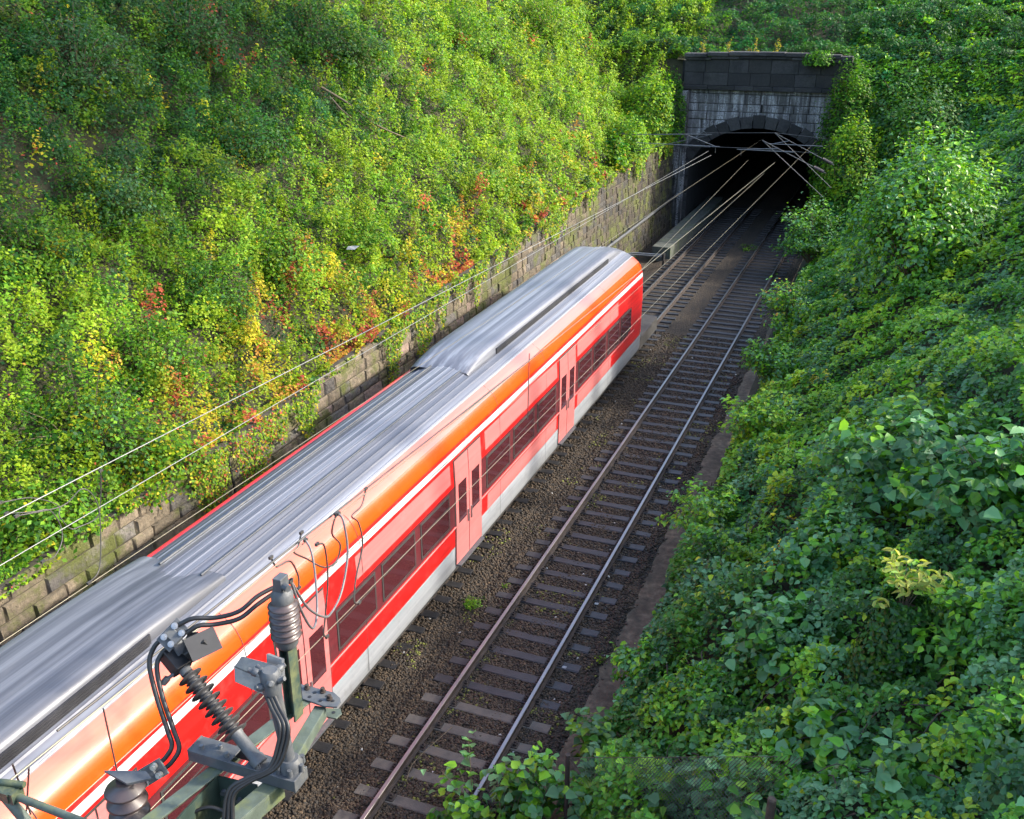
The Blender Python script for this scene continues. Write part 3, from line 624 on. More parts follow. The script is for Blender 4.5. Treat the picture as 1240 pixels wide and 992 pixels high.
# ------------------------------------------------------------------ masonry
def stone_col(y=0):
    u = RNG.random()
    if u < .04: c = np.array((.2, .15, .125))
    elif u < .3: c = np.array((.085, .08, .074))
    else: c = np.array((.125, .104, .075))
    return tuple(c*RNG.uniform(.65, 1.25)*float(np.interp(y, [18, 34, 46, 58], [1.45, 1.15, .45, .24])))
def block(mb, o, U, V, Nn, w, h, ch=.025, d=.0):
    """one dressed stone: lower left corner o, along U by w, up V by h, proud of the wall by d along Nn"""
    o = Vector(o); U = Vector(U); V = Vector(V); Nn = Vector(Nn); j = lambda: RNG.uniform(-.012, .012)
    g = .008
    a = [o+U*g+V*g, o+U*(w-g)+V*g, o+U*(w-g)+V*(h-g), o+U*g+V*(h-g)]
    b = [o+U*(g+ch+j())+V*(g+ch+j())+Nn*(d+j()), o+U*(w-g-ch+j())+V*(g+ch+j())+Nn*(d+j()), o+U*(w-g-ch+j())+V*(h-g-ch+j())+Nn*(d+j()), o+U*(g+ch+j())+V*(h-g-ch+j())+Nn*(d+j())]
    c = (b[0]+b[1]+b[2]+b[3])/4+Nn*RNG.uniform(0, .03)
    mb.add(a+b+[c], [(0, 1, 5, 4), (1, 2, 6, 5), (2, 3, 7, 6), (3, 0, 4, 7), (4, 5, 8), (5, 6, 8), (6, 7, 8), (7, 4, 8)])
wall = thing('retaining_wall', 'long rough stone retaining wall along the foot of the left slope', 'wall', (WALLX, 30, -.4))
mb = MB(); z = -.5
UP = Vector((-.035, 0, 1)).normalized()
while z < 5.0:
    hc = RNG.uniform(.25, .37); y = -2-RNG.random()
    while y < PORT_Y-.5:
        w = RNG.uniform(.34, .8)*(1 if y > 22 else 1.4)
        if z+hc*.7 < wall_top(y+w/2) and y+w < PORT_Y-.3:
            mb.tint = stone_col(y); hh = min(hc, float(wall_top(y+w/2))-z+.02)
            block(mb, (WALLX-.035*(z+.5), y, z), (0, 1, 0), UP, (1, 0, .03), w, hh, .03, RNG.uniform(.02, .065))
        y += w
    z += hc
mb.build('masonry', M['stone'], wall, tint=True)
mb = MB(); ysl = np.arange(-4, PORT_Y, 2.)
for y0 in ysl:
    y1 = min(y0+2, PORT_Y-.2); za, zb = float(wall_top(y0)), float(wall_top(y1))
    f = lambda zz: WALLX-.035*(zz+.5)
    mb.add([(f(-.6), y0, -.6), (f(-.6), y1, -.6), (f(zb), y1, zb), (f(za), y0, za), (f(za)-.8, y0, za), (f(zb)-.8, y1, zb)], [(0, 1, 2, 3), (3, 2, 5, 4)])
mb.build('mortar', M['mortar'], wall)
mb = MB(); y = -3.
while y < 33:
    w = RNG.uniform(.7, 1.3); mb.tint = tuple(np.array(stone_col())*.7); zt = float(np.interp(y, [0, 12, 19, 33], [2.1, 2.1, 2.0, 1.7]))
    zz = zt; 
    for hh in (.42, .46, .44, .44, .5):
        block(mb, (WALLX+.13, y, zz-hh), (0, 1, 0), (0, 0, 1), (1, 0, 0), w, hh, .03, RNG.uniform(.02, .05)); zz -= hh
    mb.add([(WALLX+.16, y, zt), (WALLX+.16, y+w, zt), (WALLX-.1, y+w, zt+.05), (WALLX-.1, y, zt+.05)], [(0, 1, 2, 3)])
    y += w
mb.build('plinth', M['plinth'], wall, tint=True)
mb = MB(); mb.bar((WALLX+.06-.035*2.5, 15.75, 3.3), (WALLX+.09, 15.75, 2.0), .04, .035); mb.build('drain_joint', M['black'], wall)

# portal
XC, SP, AA, BB = -8.1, 2.6, 3.95, 2.95
def arch_half(z, g=0):
    if z <= SP: return AA+g
    q = (z-SP)/(BB+g)
    return (AA+g)*math.sqrt(max(0, 1-q*q)) if q < 1 else 0
portal = thing('tunnel_portal', 'soot blackened stone tunnel portal with arched mouth and heavy parapet', 'tunnel portal', (XC, PORT_Y, -.4))
XL, XR = -12.35, -3.6
mb = MB(); z = -.45; dark = lambda k: tuple(np.array((.05, .05, .053))*RNG.uniform(.55, 1.4)*k)
while z < 7.6:
    hc = RNG.uniform(.42, .56); hh = min(hc, 7.62-z); x = XL-.05*RNG.random()
    while x < XR:
        w = RNG.uniform(.55, 1.25); x1 = min(x+w, XR); zt = z+.05; ah = arch_half(z+hh*.5, .40) if z > SP-.3 else AA
        for a, b in ((x, min(x1, XC-ah)), (max(x, XC+ah), x1)):
            if b-a > .12 and z+hh*.5 > 0-.5:
                mb.tint = dark(2.1); block(mb, (a, PORT_Y, z), (1, 0, 0), (0, 0, 1), (0, -1, 0), b-a, hh, .03, RNG.uniform(.03, .07))
        x = x1
    z += hh
mb.build('facade', M['portal'], portal, tint=True)
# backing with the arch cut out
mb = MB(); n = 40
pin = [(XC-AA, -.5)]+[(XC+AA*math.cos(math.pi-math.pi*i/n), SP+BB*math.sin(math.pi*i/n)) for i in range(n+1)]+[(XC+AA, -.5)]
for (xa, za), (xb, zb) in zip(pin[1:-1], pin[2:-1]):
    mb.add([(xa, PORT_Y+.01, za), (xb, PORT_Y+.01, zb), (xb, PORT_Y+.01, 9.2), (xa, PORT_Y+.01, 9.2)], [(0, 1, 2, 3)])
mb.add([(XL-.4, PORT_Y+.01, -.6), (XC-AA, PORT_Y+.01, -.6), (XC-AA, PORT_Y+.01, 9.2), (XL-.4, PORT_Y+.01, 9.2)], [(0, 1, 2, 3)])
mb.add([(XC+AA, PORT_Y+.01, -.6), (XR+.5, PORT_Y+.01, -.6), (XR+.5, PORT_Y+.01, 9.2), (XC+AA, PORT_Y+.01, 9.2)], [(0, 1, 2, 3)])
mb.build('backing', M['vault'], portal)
mb = MB(); nv = 19
for i in range(nv):
    a0 = math.pi*i/nv+.006; a1 = math.pi*(i+1)/nv-.006; g = .74 if i % 2 else .66; mb.tint = dark(.75); pr = RNG.uniform(.10, .15)
    P = lambda a, gg: Vector((XC-(AA+gg)*math.cos(a), PORT_Y+.06, SP+(BB+gg)*math.sin(a)))
    mb.prism([P(a0, 0), P(a1, 0), P(a1, g), P(a0, g)], (0, -.06-pr, 0))
for s in (-1, 1):
    z = -.45
    while z < SP-.05:
        hh = min(.5, SP-z); w = .72 if int(z*7) % 2 else .5; mb.tint = dark(.7); xo = XC+s*(AA+w/2-.01)
        mb.box((xo, PORT_Y-.04, z+hh/2), (w, .2, hh-.02)); z += hh
mb.build('arch_ring', M['soot'], portal, tint=True, bevel=.02)
mb = MB()
def course(z0, z1, prd, lw, k, x0=XL-.25, x1=XR+.25):
    x = x0
    while x < x1-.05:
        w = min(RNG.uniform(*lw), x1-x); w = x1-x if x1-x-w < .3 else w; mb.tint = dark(k)
        bow = .17*(1-((x+w/2-XC)/4.6)**2) if z0 > 8.5 else 0; mb.box((x+w/2, PORT_Y+.2-prd/2, (z0+z1)/2+bow/2+(bow/2 if z0 > 9 else 0)), (w-.014, .4+prd, z1-z0-.01+(bow if z0 < 9 else 0))); x += w
course(7.6, 7.86, .34, (1.0, 1.6), .6)
mb.build('string_course', M['soot'], portal, tint=True, bevel=.03)
mb = MB(); course(7.86, 8.55, .2, (.9, 1.5), .62); course(8.55, 9.16, .2, (.9, 1.5), .62); mb.build('parapet', M['soot'], portal, tint=True, bevel=.025)
mb = MB(); course(9.16, 9.32, .32, (1.0, 1.7), .8); course(9.32, 9.55, .42, (1.0, 1.7), .9)
mb.build('coping', M['soot'], portal, tint=True, bevel=.04)
mb = MB()
for x in (XL-.35,):
    z = -.45
    while z < 7.5:
        hh = .5; mb.tint = dark(.9); mb.box((x, PORT_Y-.32, z+hh/2), (.95, .66, hh-.015)); z += hh
mb.build('pier', M['portal'], portal, tint=True, bevel=.025)
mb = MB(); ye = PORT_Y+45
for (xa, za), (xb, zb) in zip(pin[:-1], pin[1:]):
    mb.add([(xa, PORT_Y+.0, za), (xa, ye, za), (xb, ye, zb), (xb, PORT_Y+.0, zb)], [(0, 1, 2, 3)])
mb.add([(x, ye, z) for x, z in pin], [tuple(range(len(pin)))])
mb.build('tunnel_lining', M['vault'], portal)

# walkway, kerb beam, conduit
mb = MB(); y = 50.4
while y < 66: mb.box((-11.25, y+.6, .0), (.98, 1.19, .78)); y += 1.2
tag(mb.build('walkway', M['concrete'], bevel=.02), kind='structure')
t = thing('steel_barrier', 'low pair of pale steel tubes across the walkway end by the wall', 'barrier', (-12, 48.6, -.3)); mb = MB()
for zz, yy in ((.42, 48.55), (.28, 48.75)): mb.tube([(-12.62, yy-.5, zz), (-12.1, yy-.15, zz+.02), (-10.75, yy, zz)], .045, 8)
mb.build('tube', M['steel_galv'], t)
mb = MB(); mb.box((-10.72, 48.65, .3), (.1, .36, .34)); mb.box((-10.72, 48.65, -.06), (.08, .08, .5)); mb.build('end_post', M['black'], t)
t = thing('conduit', 'grey steel conduit pipe running along the foot of the wall', 'pipe', (-12.5, 45, 1.4)); mb = MB()
mb.tube([(-12.58, 18, 1.5), (-12.58, 57.6, 1.46)]+spline([(-12.58, 58.0, 1.46), (-12.42, 58.9, 1.6), (-12.38, 59.0, 2.0)], 4)+[(-12.38, 59.05, 4.3)], .075, 10)
mb.tube(spline([(-12.38, 59.05, 4.2), (-12.34, 59.05, 4.42), (-12.1, 59.0, 4.5), (-10.7, 59.4, 4.45)], 5), .06, 8); mb.build('pipe', M['steel_galv'], t)
mb = MB()
for y in np.arange(20, 58, 3.2): mb.box((-12.63, y, 1.49), (.12, .06, .24))
mb.box((-12.3, 59.1, 2.9), (.34, .16, .42)); mb.build('bracket', M['steel_grey'], t)

# ------------------------------------------------------------------ tracks
def rail_profile(): return [(-.068, 0), (.068, 0), (.068, .012), (.012, .03), (.009, .12), (.035, .135), (.036, .165), (.03, .172), (-.03, .172), (-.036, .165), (-.035, .135), (-.009, .12), (-.012, .03), (-.068, .012)]
def make_track(xc, label, pale_until):
    t = thing('railway_track', label, 'railway track', (xc, 30, -.3), 'railway tracks in the cutting')
    for s in (-1, 1):
        mb = MB(); p = rail_profile(); y0, y1 = -6, 104; n = len(p); x = xc+s*.7535
        vs = [(x+a, yy, -.172+b) for yy in (y0, y1) for a, b in p]
        for i in range(n): mb.add([vs[i], vs[(i+1) % n], vs[n+(i+1) % n], vs[n+i]], [(0, 1, 2, 3)], 0 if i in (6, 7, 8) else 1)
        mb.build('rail', [M['rail_top'], M['rail_side']], t)
    y = 8.06; cnt = 0; plain = []
    for v in range(4):
        mb = MB(); w = .25; h = .16; nx = 9
        for pale in (0,):
            xsn = np.linspace(-1.3, 1.3, nx); top = []
            prof = [(-w/2, -h), (-w/2+.01, -.012), (-w/2+.03, 0), (w/2-.03, 0), (w/2-.01, -.012), (w/2, -h)]
            vs = [(x, a+RNG.uniform(-.012, .012), b+RNG.uniform(-.008, .004)) for x in xsn for a, b in prof]; k = len(prof)
            mb.add(vs, [(i*k+j, i*k+j+1, (i+1)*k+j+1, (i+1)*k+j) for i in range(nx-1) for j in range(k-1)]+[tuple(range(k))[::-1], tuple((nx-1)*k+j for j in range(k))])
        ob = mb.build('sleeper', M['sleeper']); plain.append(ob.data); bpy.data.objects.remove(ob)
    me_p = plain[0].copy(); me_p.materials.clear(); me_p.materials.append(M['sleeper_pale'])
    ch = MB()
    ch.box((0, 0, .004), (.36, .17, .02))
    for a in (-.12, .12):
        ch.box((a, 0, .03), (.06, .09, .05)); ch.lathe((a, 0, .05), (a, 0, .09), [(0, .022), (1, .02)], 6)
    cob = ch.build('rail_fastening', M['rail_side']); chm = cob.data; bpy.data.objects.remove(cob)
    while y < 66:
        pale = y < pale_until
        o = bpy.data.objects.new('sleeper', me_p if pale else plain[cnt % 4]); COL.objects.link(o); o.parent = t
        o.location = (RNG.uniform(-.03, .03), y-30+RNG.uniform(-.02, .02), .3-.185+RNG.uniform(-.006, .006)); o.rotation_euler = (0, 0, RNG.uniform(-.012, .012)+(math.pi if cnt % 2 else 0))
        if y < 26:
            for sx in (-.7535, .7535):
                c = bpy.data.objects.new('rail_fastening', chm); COL.objects.link(c); c.parent = o; c.location = (sx, 0, 0)
        y += .64; cnt += 1
make_track(-5.96, 'empty right hand railway track with dark sleepers and shiny rails', 13.9)
make_track(-9.46, 'left hand railway track under the red train, rusty beyond its front', 0)

# ballast stones
def stones():
    n = 95000; y = RNG.uniform(8.6, 38, n*2); y = y[RNG.random(n*2) < np.clip((13/np.maximum(y, 9))**1.2, 0, 1)][:n]; x = RNG.uniform(-8.5, -4.05, len(y))
    keep = (x < -4.42+.7*(fbm(y*1.1, y*0)-.5)) | (RNG.random(len(x)) < .10); x, y = x[keep], y[keep]; k = len(x)
    X = x[None]; z = bed(x[None], y[None])[0]
    s = RNG.uniform(.014, .034, k)*(1+.012*y)
    base = np.array([(-1, -1, -1), (1, -1, -1), (1, 1, -1), (-1, 1, -1), (-1, -1, 1), (1, -1, 1), (1, 1, 1), (-1, 1, 1)], float)*.62
    V = base[None]*RNG.uniform(.6, 1.35, (k, 8, 3)); a = RNG.uniform(0, 6.28, k); b = RNG.normal(0, .5, k)
    ca, sa, cb, sb = np.cos(a)[:, None], np.sin(a)[:, None], np.cos(b)[:, None], np.sin(b)[:, None]
    Y2 = V[..., 1]*cb-V[..., 2]*sb; Z2 = V[..., 1]*sb+V[..., 2]*cb; X2 = V[..., 0]*ca-Y2*sa; Y3 = V[..., 0]*sa+Y2*ca
    V = np.stack([X2, Y3, Z2*.75], -1)*s[:, None, None]+np.stack([x, y, z+s*.35], -1)[:, None]
    F_ = np.array([(0, 3, 2, 1), (4, 5, 6, 7), (0, 1, 5, 4), (1, 2, 6, 5), (2, 3, 7, 6), (3, 0, 4, 7)])
    f = (np.arange(k)[:, None, None]*8+F_[None]).reshape(-1, 4); nf = len(f)
    me = bpy.data.meshes.new('ballast'); me.vertices.add(k*8); me.vertices.foreach_set('co', V.astype(np.float32).ravel())
    me.loops.add(nf*4); me.loops.foreach_set('vertex_index', f.astype(np.int32).ravel()); me.polygons.add(nf)
    me.polygons.foreach_set('loop_start', (np.arange(nf)*4).astype(np.int32)); me.polygons.foreach_set('loop_total', np.full(nf, 4, np.int32))
    pal = np.array([(.036, .0235, .013), (.050, .032, .017), (.021, .015, .010), (.075, .049, .027), (.034, .028, .022)])
    c = pal[RNG.choice(5, k, p=[.36, .24, .25, .06, .09])]*RNG.uniform(.7, 1.3, (k, 1)); w = RNG.random(k) < .0016; c[w] = (.4, .39, .37)
    moss = (fbm(x*1.2, y*1.2) > .63) & (RNG.random(k) < .12); c[moss] = (.12, .13, .02)
    cc = np.repeat(np.concatenate([c, np.ones((k, 1))], 1), 6, 0)
    me.attributes.new('tint', 'FLOAT_COLOR', 'FACE').data.foreach_set('color', cc.astype(np.float32).ravel())
    me.materials.append(M['pebble']); me.update(calc_edges=True)
    return tag(link('ballast', me), kind='stuff', label='dark brown ballast stones around the tracks', cat='ballast')
stones()

# ------------------------------------------------------------------ train
TX = -9.46; Y0, Y1 = -4.0, 34.6
train = thing('passenger_train', 'red passenger train with silver roof and orange highlighted shoulder passing on the left track', 'train', (TX, 15, 0))
def taper(y):
    """nose: (half width scale, drop) near the front end"""
    q = max(0, (y-(Y1-1.5))/1.5); return 1-.42*q**2.4, .75*q**2.2
YS = [Y0]+list(np.arange(Y0+.4, Y1-1.6, .8))+list(np.linspace(Y1-1.5, Y1, 12))
def strip(name, prof, m, sides=(1, -1), off=0., y0=Y0, y1=Y1, ys=None, smooth=True, parent=None):
    mb = MB(); ys = ys or [y for y in YS if y0 <= y <= y1]
    for s in sides:
        vs = []
        for y in ys:
            k, d = taper(y)
            for x, z in prof: vs.append((TX+s*(x+off)*k, y, z-d*max(0, (z-1.2)/3)))
        n = len(prof); fs = [(i*n+j, i*n+j+1, (i+1)*n+j+1, (i+1)*n+j) for i in range(len(ys)-1) for j in range(n-1)]
        mb.add(vs, [f if s > 0 else f[::-1] for f in fs], 0, smooth)
    return mb.build(name, M[m], parent or train)
strip('skirt', [(1.36, .52), (1.40, .60), (1.41, 1.10), (1.405, 1.13)], 'sill')
strip('side_panel', [(1.405, 1.13), (1.415, 1.2), (1.42, 1.6), (1.42, 2.66), (1.395, 3.28)], 'red')
strip('white_stripe', [(1.395, 3.28), (1.388, 3.34), (1.378, 3.42)], 'white')
strip('red_stripe', [(1.378, 3.42), (1.368, 3.47), (1.36, 3.49)], 'red')
strip('shoulder', [(1.36, 3.49), (1.335, 3.58), (1.28, 3.7), (1.22, 3.78)], 'orange', sides=(1,))  # the shoulder is red; its sunlit highlight is put into these two colours
strip('upper_shoulder', [(1.22, 3.78), (1.19, 3.81), (1.08, 3.90), (.99, 3.95)], 'highlight_salmon', sides=(1,))
strip('shoulder', [(1.36, 3.49), (1.335, 3.58), (1.28, 3.7), (1.19, 3.81), (1.10, 3.89)], 'red', sides=(-1,))
rp = []
for i in range(87):
    x = -1.10+2.09*i/86; z = 4.24-.29*(abs(x)/1.0)**2.1
    ph = i % 6; z += .011 if ph in (0,) else 0
    rp.append((x, z))
rp[0] = (-1.10, 3.89); rp[-1] = (.99, 3.95)
strip('roof', rp[::-1], 'roof', sides=(1,), smooth=False)
strip('gutter', [(.985, 3.955), (.995, 3.975), (.97, 3.985)], 'sill', sides=(1,))
strip('gutter', [(1.0, 3.96), (1.05, 3.975), (1.10, 3.945), (1.125, 3.89)], 'red', sides=(-1,))
strip('window_band', [(1.42, 1.66), (1.42, 2.62)], 'maroon', off=.004, y1=Y1-2.2)
strip('waist_rail', [(1.424, 1.585), (1.436, 1.6), (1.436, 1.62), (1.424, 1.635)], 'pink', off=.003, y1=Y1-1.6, sides=(1,))
mb = MB(); k, d = taper(Y1); ring = []
full = [(1.36, .52), (1.41, 1.1), (1.42, 1.6), (1.42, 2.66), (1.395, 3.28), (1.36, 3.49), (1.28, 3.7), (1.08, 3.9), (.99, 3.95), (.5, 4.2), (0, 4.24)]
ring = [(TX+x*k, Y1, z-d*max(0, (z-1.2)/3)) for x, z in full]+[(TX-x*k, Y1, z-d*max(0, (z-1.2)/3)) for x, z in full[::-1][1:]]
mb.add(ring, [tuple(range(len(ring)))]); cab = mb.build('cab_front', M['red'], train)
mb = MB(); mb.box((TX, Y1+.012, 2.35), (1.4, .02, .75)); mb.build('windscreen', M['glass'], cab)
for s in (-1, 1):
    mb = MB(); mb.lathe((TX+s*.55, Y1, 1.35), (TX+s*.55, Y1+.05, 1.35), [(0, .11), (1, .1)], 14); mb.build('headlight', M['lamp_glass'], cab)
mb = MB(); mb.box((TX, Y1-.3-15.5, .55), (2.5, 36, .5)); mb.box((TX, Y1-.2-17, .85), (2.7, 36, .1)); mb.build('underframe', M['under'], train)
for yb in (31.0, 12.6):
    mb = MB(); mb.box((TX, yb, .42), (2.2, 3.0, .22)); bg = mb.build('bogie', M['under'], train)
    for dy in (-1.25, 1.25):
        for s in (-1, 1):
            mb = MB(); mb.lathe((TX+s*.72, yb+dy, .46), (TX+s*.86, yb+dy, .46), [(0, .46), (.6, .46), (.65, .43), (1, .42)], 24); mb.build('wheel', M['rail_side'], bg)
doors = [6.7, 11.2, 17.9, 24.9]
def win(y0, y1, s):
    mb = MB(); mb.prism([(TX+s*1.424, y0, 1.74), (TX+s*1.424, y1, 1.74), (TX+s*1.424, y1, 2.56), (TX+s*1.424, y0, 2.56)], (s*.012, 0, 0)); f = mb.build('window', M['under'], train, bevel=.005)
    mb = MB(); mb.prism([(TX+s*1.43, y0+.05, 1.79), (TX+s*1.43, y1-.05, 1.79), (TX+s*1.43, y1-.05, 2.51), (TX+s*1.43, y0+.05, 2.51)], (s*.010, 0, 0)); mb.build('pane', M['glass'], f)
    mb = MB(); mb.bar((TX+s*1.442, y0+.06, 2.28), (TX+s*1.442, y1-.06, 2.28), .006, .022); mb.build('vent_bar', M['under'], f)
y = 0.
for a, b in zip([-3.5]+[d+.9 for d in doors], [d-.9 for d in doors]+[Y1-2.6]):
    n = max(1, int((b-a)/1.55)); w = (b-a)/n
    for i in range(n):
        for s in ((1, -1) if a > 0 else (1,)): win(a+i*w+.12, a+(i+1)*w-.12, s)
for dy in doors:
    mb = MB(); pl = [(1.412, .64), (1.420, 1.14), (1.430, 1.6), (1.430, 2.66), (1.404, 3.23)]
    vs = [(TX+x, yy, z) for yy in (dy-.74, dy+.74) for x, z in pl]; mb.add(vs, [(i, i+1, 6+i, 5+i) for i in range(4)]); mb.build('door_seal', M['under'], train)
    mb = MB(); mb.box((TX+1.45, dy, .63), (.12, 1.36, .04)); mb.build('door_step', M['steel_grey'], train)
    for leafy in (-1, 1):
        mb = MB(); yc = dy+leafy*.36
        poly = [(1.410, .66), (1.420, 1.14), (1.430, 1.6), (1.430, 2.66), (1.406, 3.2)]
        vs = [(TX+x+.012, yy, z) for yy in (yc-.345, yc+.345) for x, z in poly]; n = len(poly)
        mb.add(vs, [(i, i+1, n+i+1, n+i) for i in range(n-1)])
        vs2 = [(TX+x-.02, yy, z) for yy in (yc-.345, yc+.345) for x, z in poly]
        mb.add(vs[:n]+vs2[:n], [(i, n+i, n+i+1, i+1) for i in range(n-1)]); mb.add(vs[n:]+vs2[n:], [(i, i+1, n+i+1, n+i) for i in range(n-1)])
        dr = mb.build('door', M['pink'], train)
        mb = MB(); mb.box((TX+1.442, yc, 2.12), (.008, .42, .95)); mb.build('door_pane', M['glass'], dr)
        mb = MB(); mb.box((TX+1.452, yc-leafy*.27, 1.62), (.03, .035, .3)); mb.build('handle', M['bolt'], dr)
for y0, y1 in ((13.0, 17.0), (18.9, 24.0), (25.8, 30.2)):
    strip('pale_panel', [(1.4165, 2.74), (1.395, 3.2)], 'pink', off=.005, ys=list(np.linspace(y0, y1, 6)), sides=(1,))
for y0, y1 in ((19.0, 24.0), (25.9, 29.5), (8.0, 10.3)):
    strip('pale_panel', [(1.409, 1.16), (1.4185, 1.56)], 'pink', off=.005, ys=list(np.linspace(y0, y1, 6)), sides=(1,))
for y in (6.0, 9.8, 13.2, 19.8, 23.1, 29.2):
    strip('panel_joint', [(1.412, .62), (1.418, 1.2), (1.426, 1.6), (1.426, 2.66), (1.40, 3.28), (1.366, 3.49), (1.34, 3.58), (1.285, 3.70), (1.195, 3.815), (1.0, 3.952)], 'under', off=.0025, ys=[y, y+.014], sides=(1,))
def roof_box(x0, x1, y0, y1, zt, name, m='roof', rp=1.6):
    """low streamlined equipment fairing with ramped ends and a louvred side"""
    mb = MB(); zb = 4.0; sec = []
    for y, k in ((y0, .0), (y0+.22*rp, .5), (y0+.56*rp, .88), (y0+rp, 1), (y1-rp, 1), (y1-.56*rp, .88), (y1-.22*rp, .5), (y1, 0)):
        h = (zt-zb-.2)*k+.2; sec.append([(TX+x0, y, zb), (TX+x0+.03, y, zb+h*.7), (TX+x0+.14, y, zb+h*.95), (TX+x0+.3, y, zb+h), (TX+x1-.2, y, zb+h), (TX+x1-.08, y, zb+h*.95), (TX+x1-.02, y, zb+h*.75), (TX+x1, y, zb)])
    n = 8; mb.add([p for q in sec for p in q], [(i*n+j+1, i*n+j, (i+1)*n+j, (i+1)*n+j+1) for i in range(len(sec)-1) for j in range(n-1)], 0, True)
    o = mb.build(name, M[m], train)
    mb = MB(); h = zt-zb
    mb.bar((TX+x1-.004, y0+1.7, zb+h*.42), (TX+x1-.004, y1-1.7, zb+h*.42), .03, h*.5)
    for i in range(4): mb.bar((TX+x1+.014, y0+1.75, zb+h*(.24+.12*i)), (TX+x1+.014, y1-1.75, zb+h*(.24+.12*i)), .02, .012)
    mb.build('side_grille', M['grille'], o)
roof_box(-.92, .64, 19.8, 33.2, 4.42, 'roof_unit'); roof_box(-.96, .72, -.6, 10.4, 4.36, 'roof_unit', 'roof_grey', 3.4)
mb = MB(); mb.tube([(TX-.35, 10.2, 4.26), (TX-.35, 19.8, 4.26)], .025, 6); mb.build('roof_conduit', M['steel_grey'], train); mb = MB(); mb.tube([(TX+.42, 10.2, 4.24), (TX+.42, 19.8, 4.24)], .018, 6); mb.build('roof_conduit', M['steel_grey'], train)

# ------------------------------------------------------------------ overhead wires
def wire(name, label, pts, r, m, cat='wire', group=None, seg=6, curve=0):
    P = [Vector(p) for p in pts]
    if curve: P = spline(P, curve)
    c = sum(P, Vector())/len(P); mb = MB(); mb.tube(P, r, seg); o = mb.build(name, M[m]); 
    return tag(o, label, cat, group)
def ext(a, b, y0, y1):
    d = (b-a)/(b.y-a.y); return [a+d*(y0-a.y), a+d*(y1-a.y)]
WG = 'overhead line wires'
def lw(name, label, pa, za, pb, zb, y0, y1, r, m, n=1):
    a = at(*pa, z=za); b = at(*pb, z=zb)
    if y1 > 200:                                   # stop where the line meets its support in front of the tunnel
        px = y1-1000; lo, hi = 20, 75
        for _ in range(40):
            y1 = (lo+hi)/2
            if proj(ext(a, b, y0, y1)[1])[0] < px: lo = y1
            else: hi = y1
    e = ext(a, b, y0, y1); wire(name, label, e, r, m, group=WG); return a, b
lw('feeder_wire', 'thick pale wire crossing the left slope, uppermost of the wires over the left track', (0, 628), 6.5, (740, 250), 6.1, 1, 1861, .0075, 'wire_pale')
lw('catenary_wire', 'thin pale wire just below the thick one in front of the left slope', (0, 685), 6.0, (740, 252), 5.9, 1, 1858, .006, 'wire_pale')
lw('contact_wire', 'brass coloured contact wire over the left track in front of the stone wall', (0, 779), 5.0, (800, 250), 5.0, 1, 70, .0058, 'wire')
m1 = lw('catenary_wire', 'pale carrying wire above the right track, along the silver roof edge', (0, 955), 6.3, (755, 345), 6.3, 1, 1938, .0085, 'wire')
m2 = lw('catenary_wire', 'dark carrying wire just right of the pale one above the right track', (290, 712), 6.3, (480, 563), 6.3, 5.0, 16.3, .0125, 'wire_dark')
c2 = lw('contact_wire', 'raised contact wire running along the orange highlighted shoulder of the train', (77, 983), 5.6, (640, 470), 5.6, 1, 1925, .006, 'wire')
c1 = lw('contact_wire', 'brass contact wire of the right track, across the train windows', (312, 850), 5.0, (790, 370), 5.1, 1, 72, .0058, 'wire')
lw('catenary_wire', 'second brass wire converging on the tunnel mouth beside the contact wire', (700, 405), 5.3, (905, 195), 5.3, 16, 1906, .0058, 'wire')
# jumpers between carrying and contact wires: pixel paths swung in the vertical plane above the right track
JG = 'jumper cables above the right track'
def jump(label, pix, z0, z1, m='wire_dark', r=.012, name='jumper_cable', group=JG):
    if group != JG: r = .008
    n = len(pix); P = [at(px, py, z=z0+(z1-z0)*(k/(n-1))) for k, (px, py) in enumerate(pix)]
    P = [p if i in (0, n-1) else at(*pix[i], x=P[0].x+(P[-1].x-P[0].x)*i/(n-1)) for i, p in enumerate(P)]
    t = thing(name, label, 'cable', P[0], group); mb = MB(); mb.tube(spline(P, 6), r, 6); mb.build('cable', M[m], t)
    for e in (P[0], P[-1]):
        mb = MB(); mb.box(e, (.03, .06, .035)); mb.build('clamp', M['wire_dark'], t)
jump('short hooked jumper nearest the tall brown insulator', [(328, 675), (334, 686), (340, 684), (352, 680), (361, 697), (362, 712)], 6.3, 5.7)
jump('jumper loop hanging as a wide bowl between two carrying wire clamps', [(365, 645), (361, 662), (356, 669), (372, 677), (392, 687), (407, 680), (412, 660), (402, 646), (407, 622)], 6.3, 6.3)
jump('grey twisted jumper drooping to the insulator top, left of the pair', [(370, 654), (377, 668), (382, 700), (384, 740), (379, 761), (366, 742), (352, 704)], 6.35, 6.6, 'cable_grey', .016)
jump('grey twisted jumper swinging in the longest loop to the insulator', [(410, 622), (416, 632), (421, 670), (414, 715), (402, 741), (392, 747), (372, 735), (352, 703)], 6.35, 6.6, 'cable_grey', .016)
jump('jumper dropping to the contact wire, first of the two long ones', [(384, 659), (393, 662), (397, 700), (394, 745), (392, 768), (396, 771)], 6.3, 5.0)
jump('jumper dropping to the contact wire, farthest from the insulator', [(443, 592), (438, 612), (426, 625), (434, 633), (439, 660), (431, 700), (429, 728), (435, 730)], 6.3, 5.0)
def thin(label, a, b, name='dropper_wire'): return wire(name, label, [a, b], .0085, 'wire_dark', 'dropper', 'droppers')
thin('dropper hanging from the carrying wire in the middle of the train', at(641, 428, z=6.3), at(639, 508, z=5.03))
thin('dropper crossing the red train side left of the brown disc insulator', at(125, 858, z=6.3), at(153, 985, z=5.0))
thin('left one of the two droppers at the bottom left corner', at(15, 925, z=6.3), at(37, 986, z=5.2))
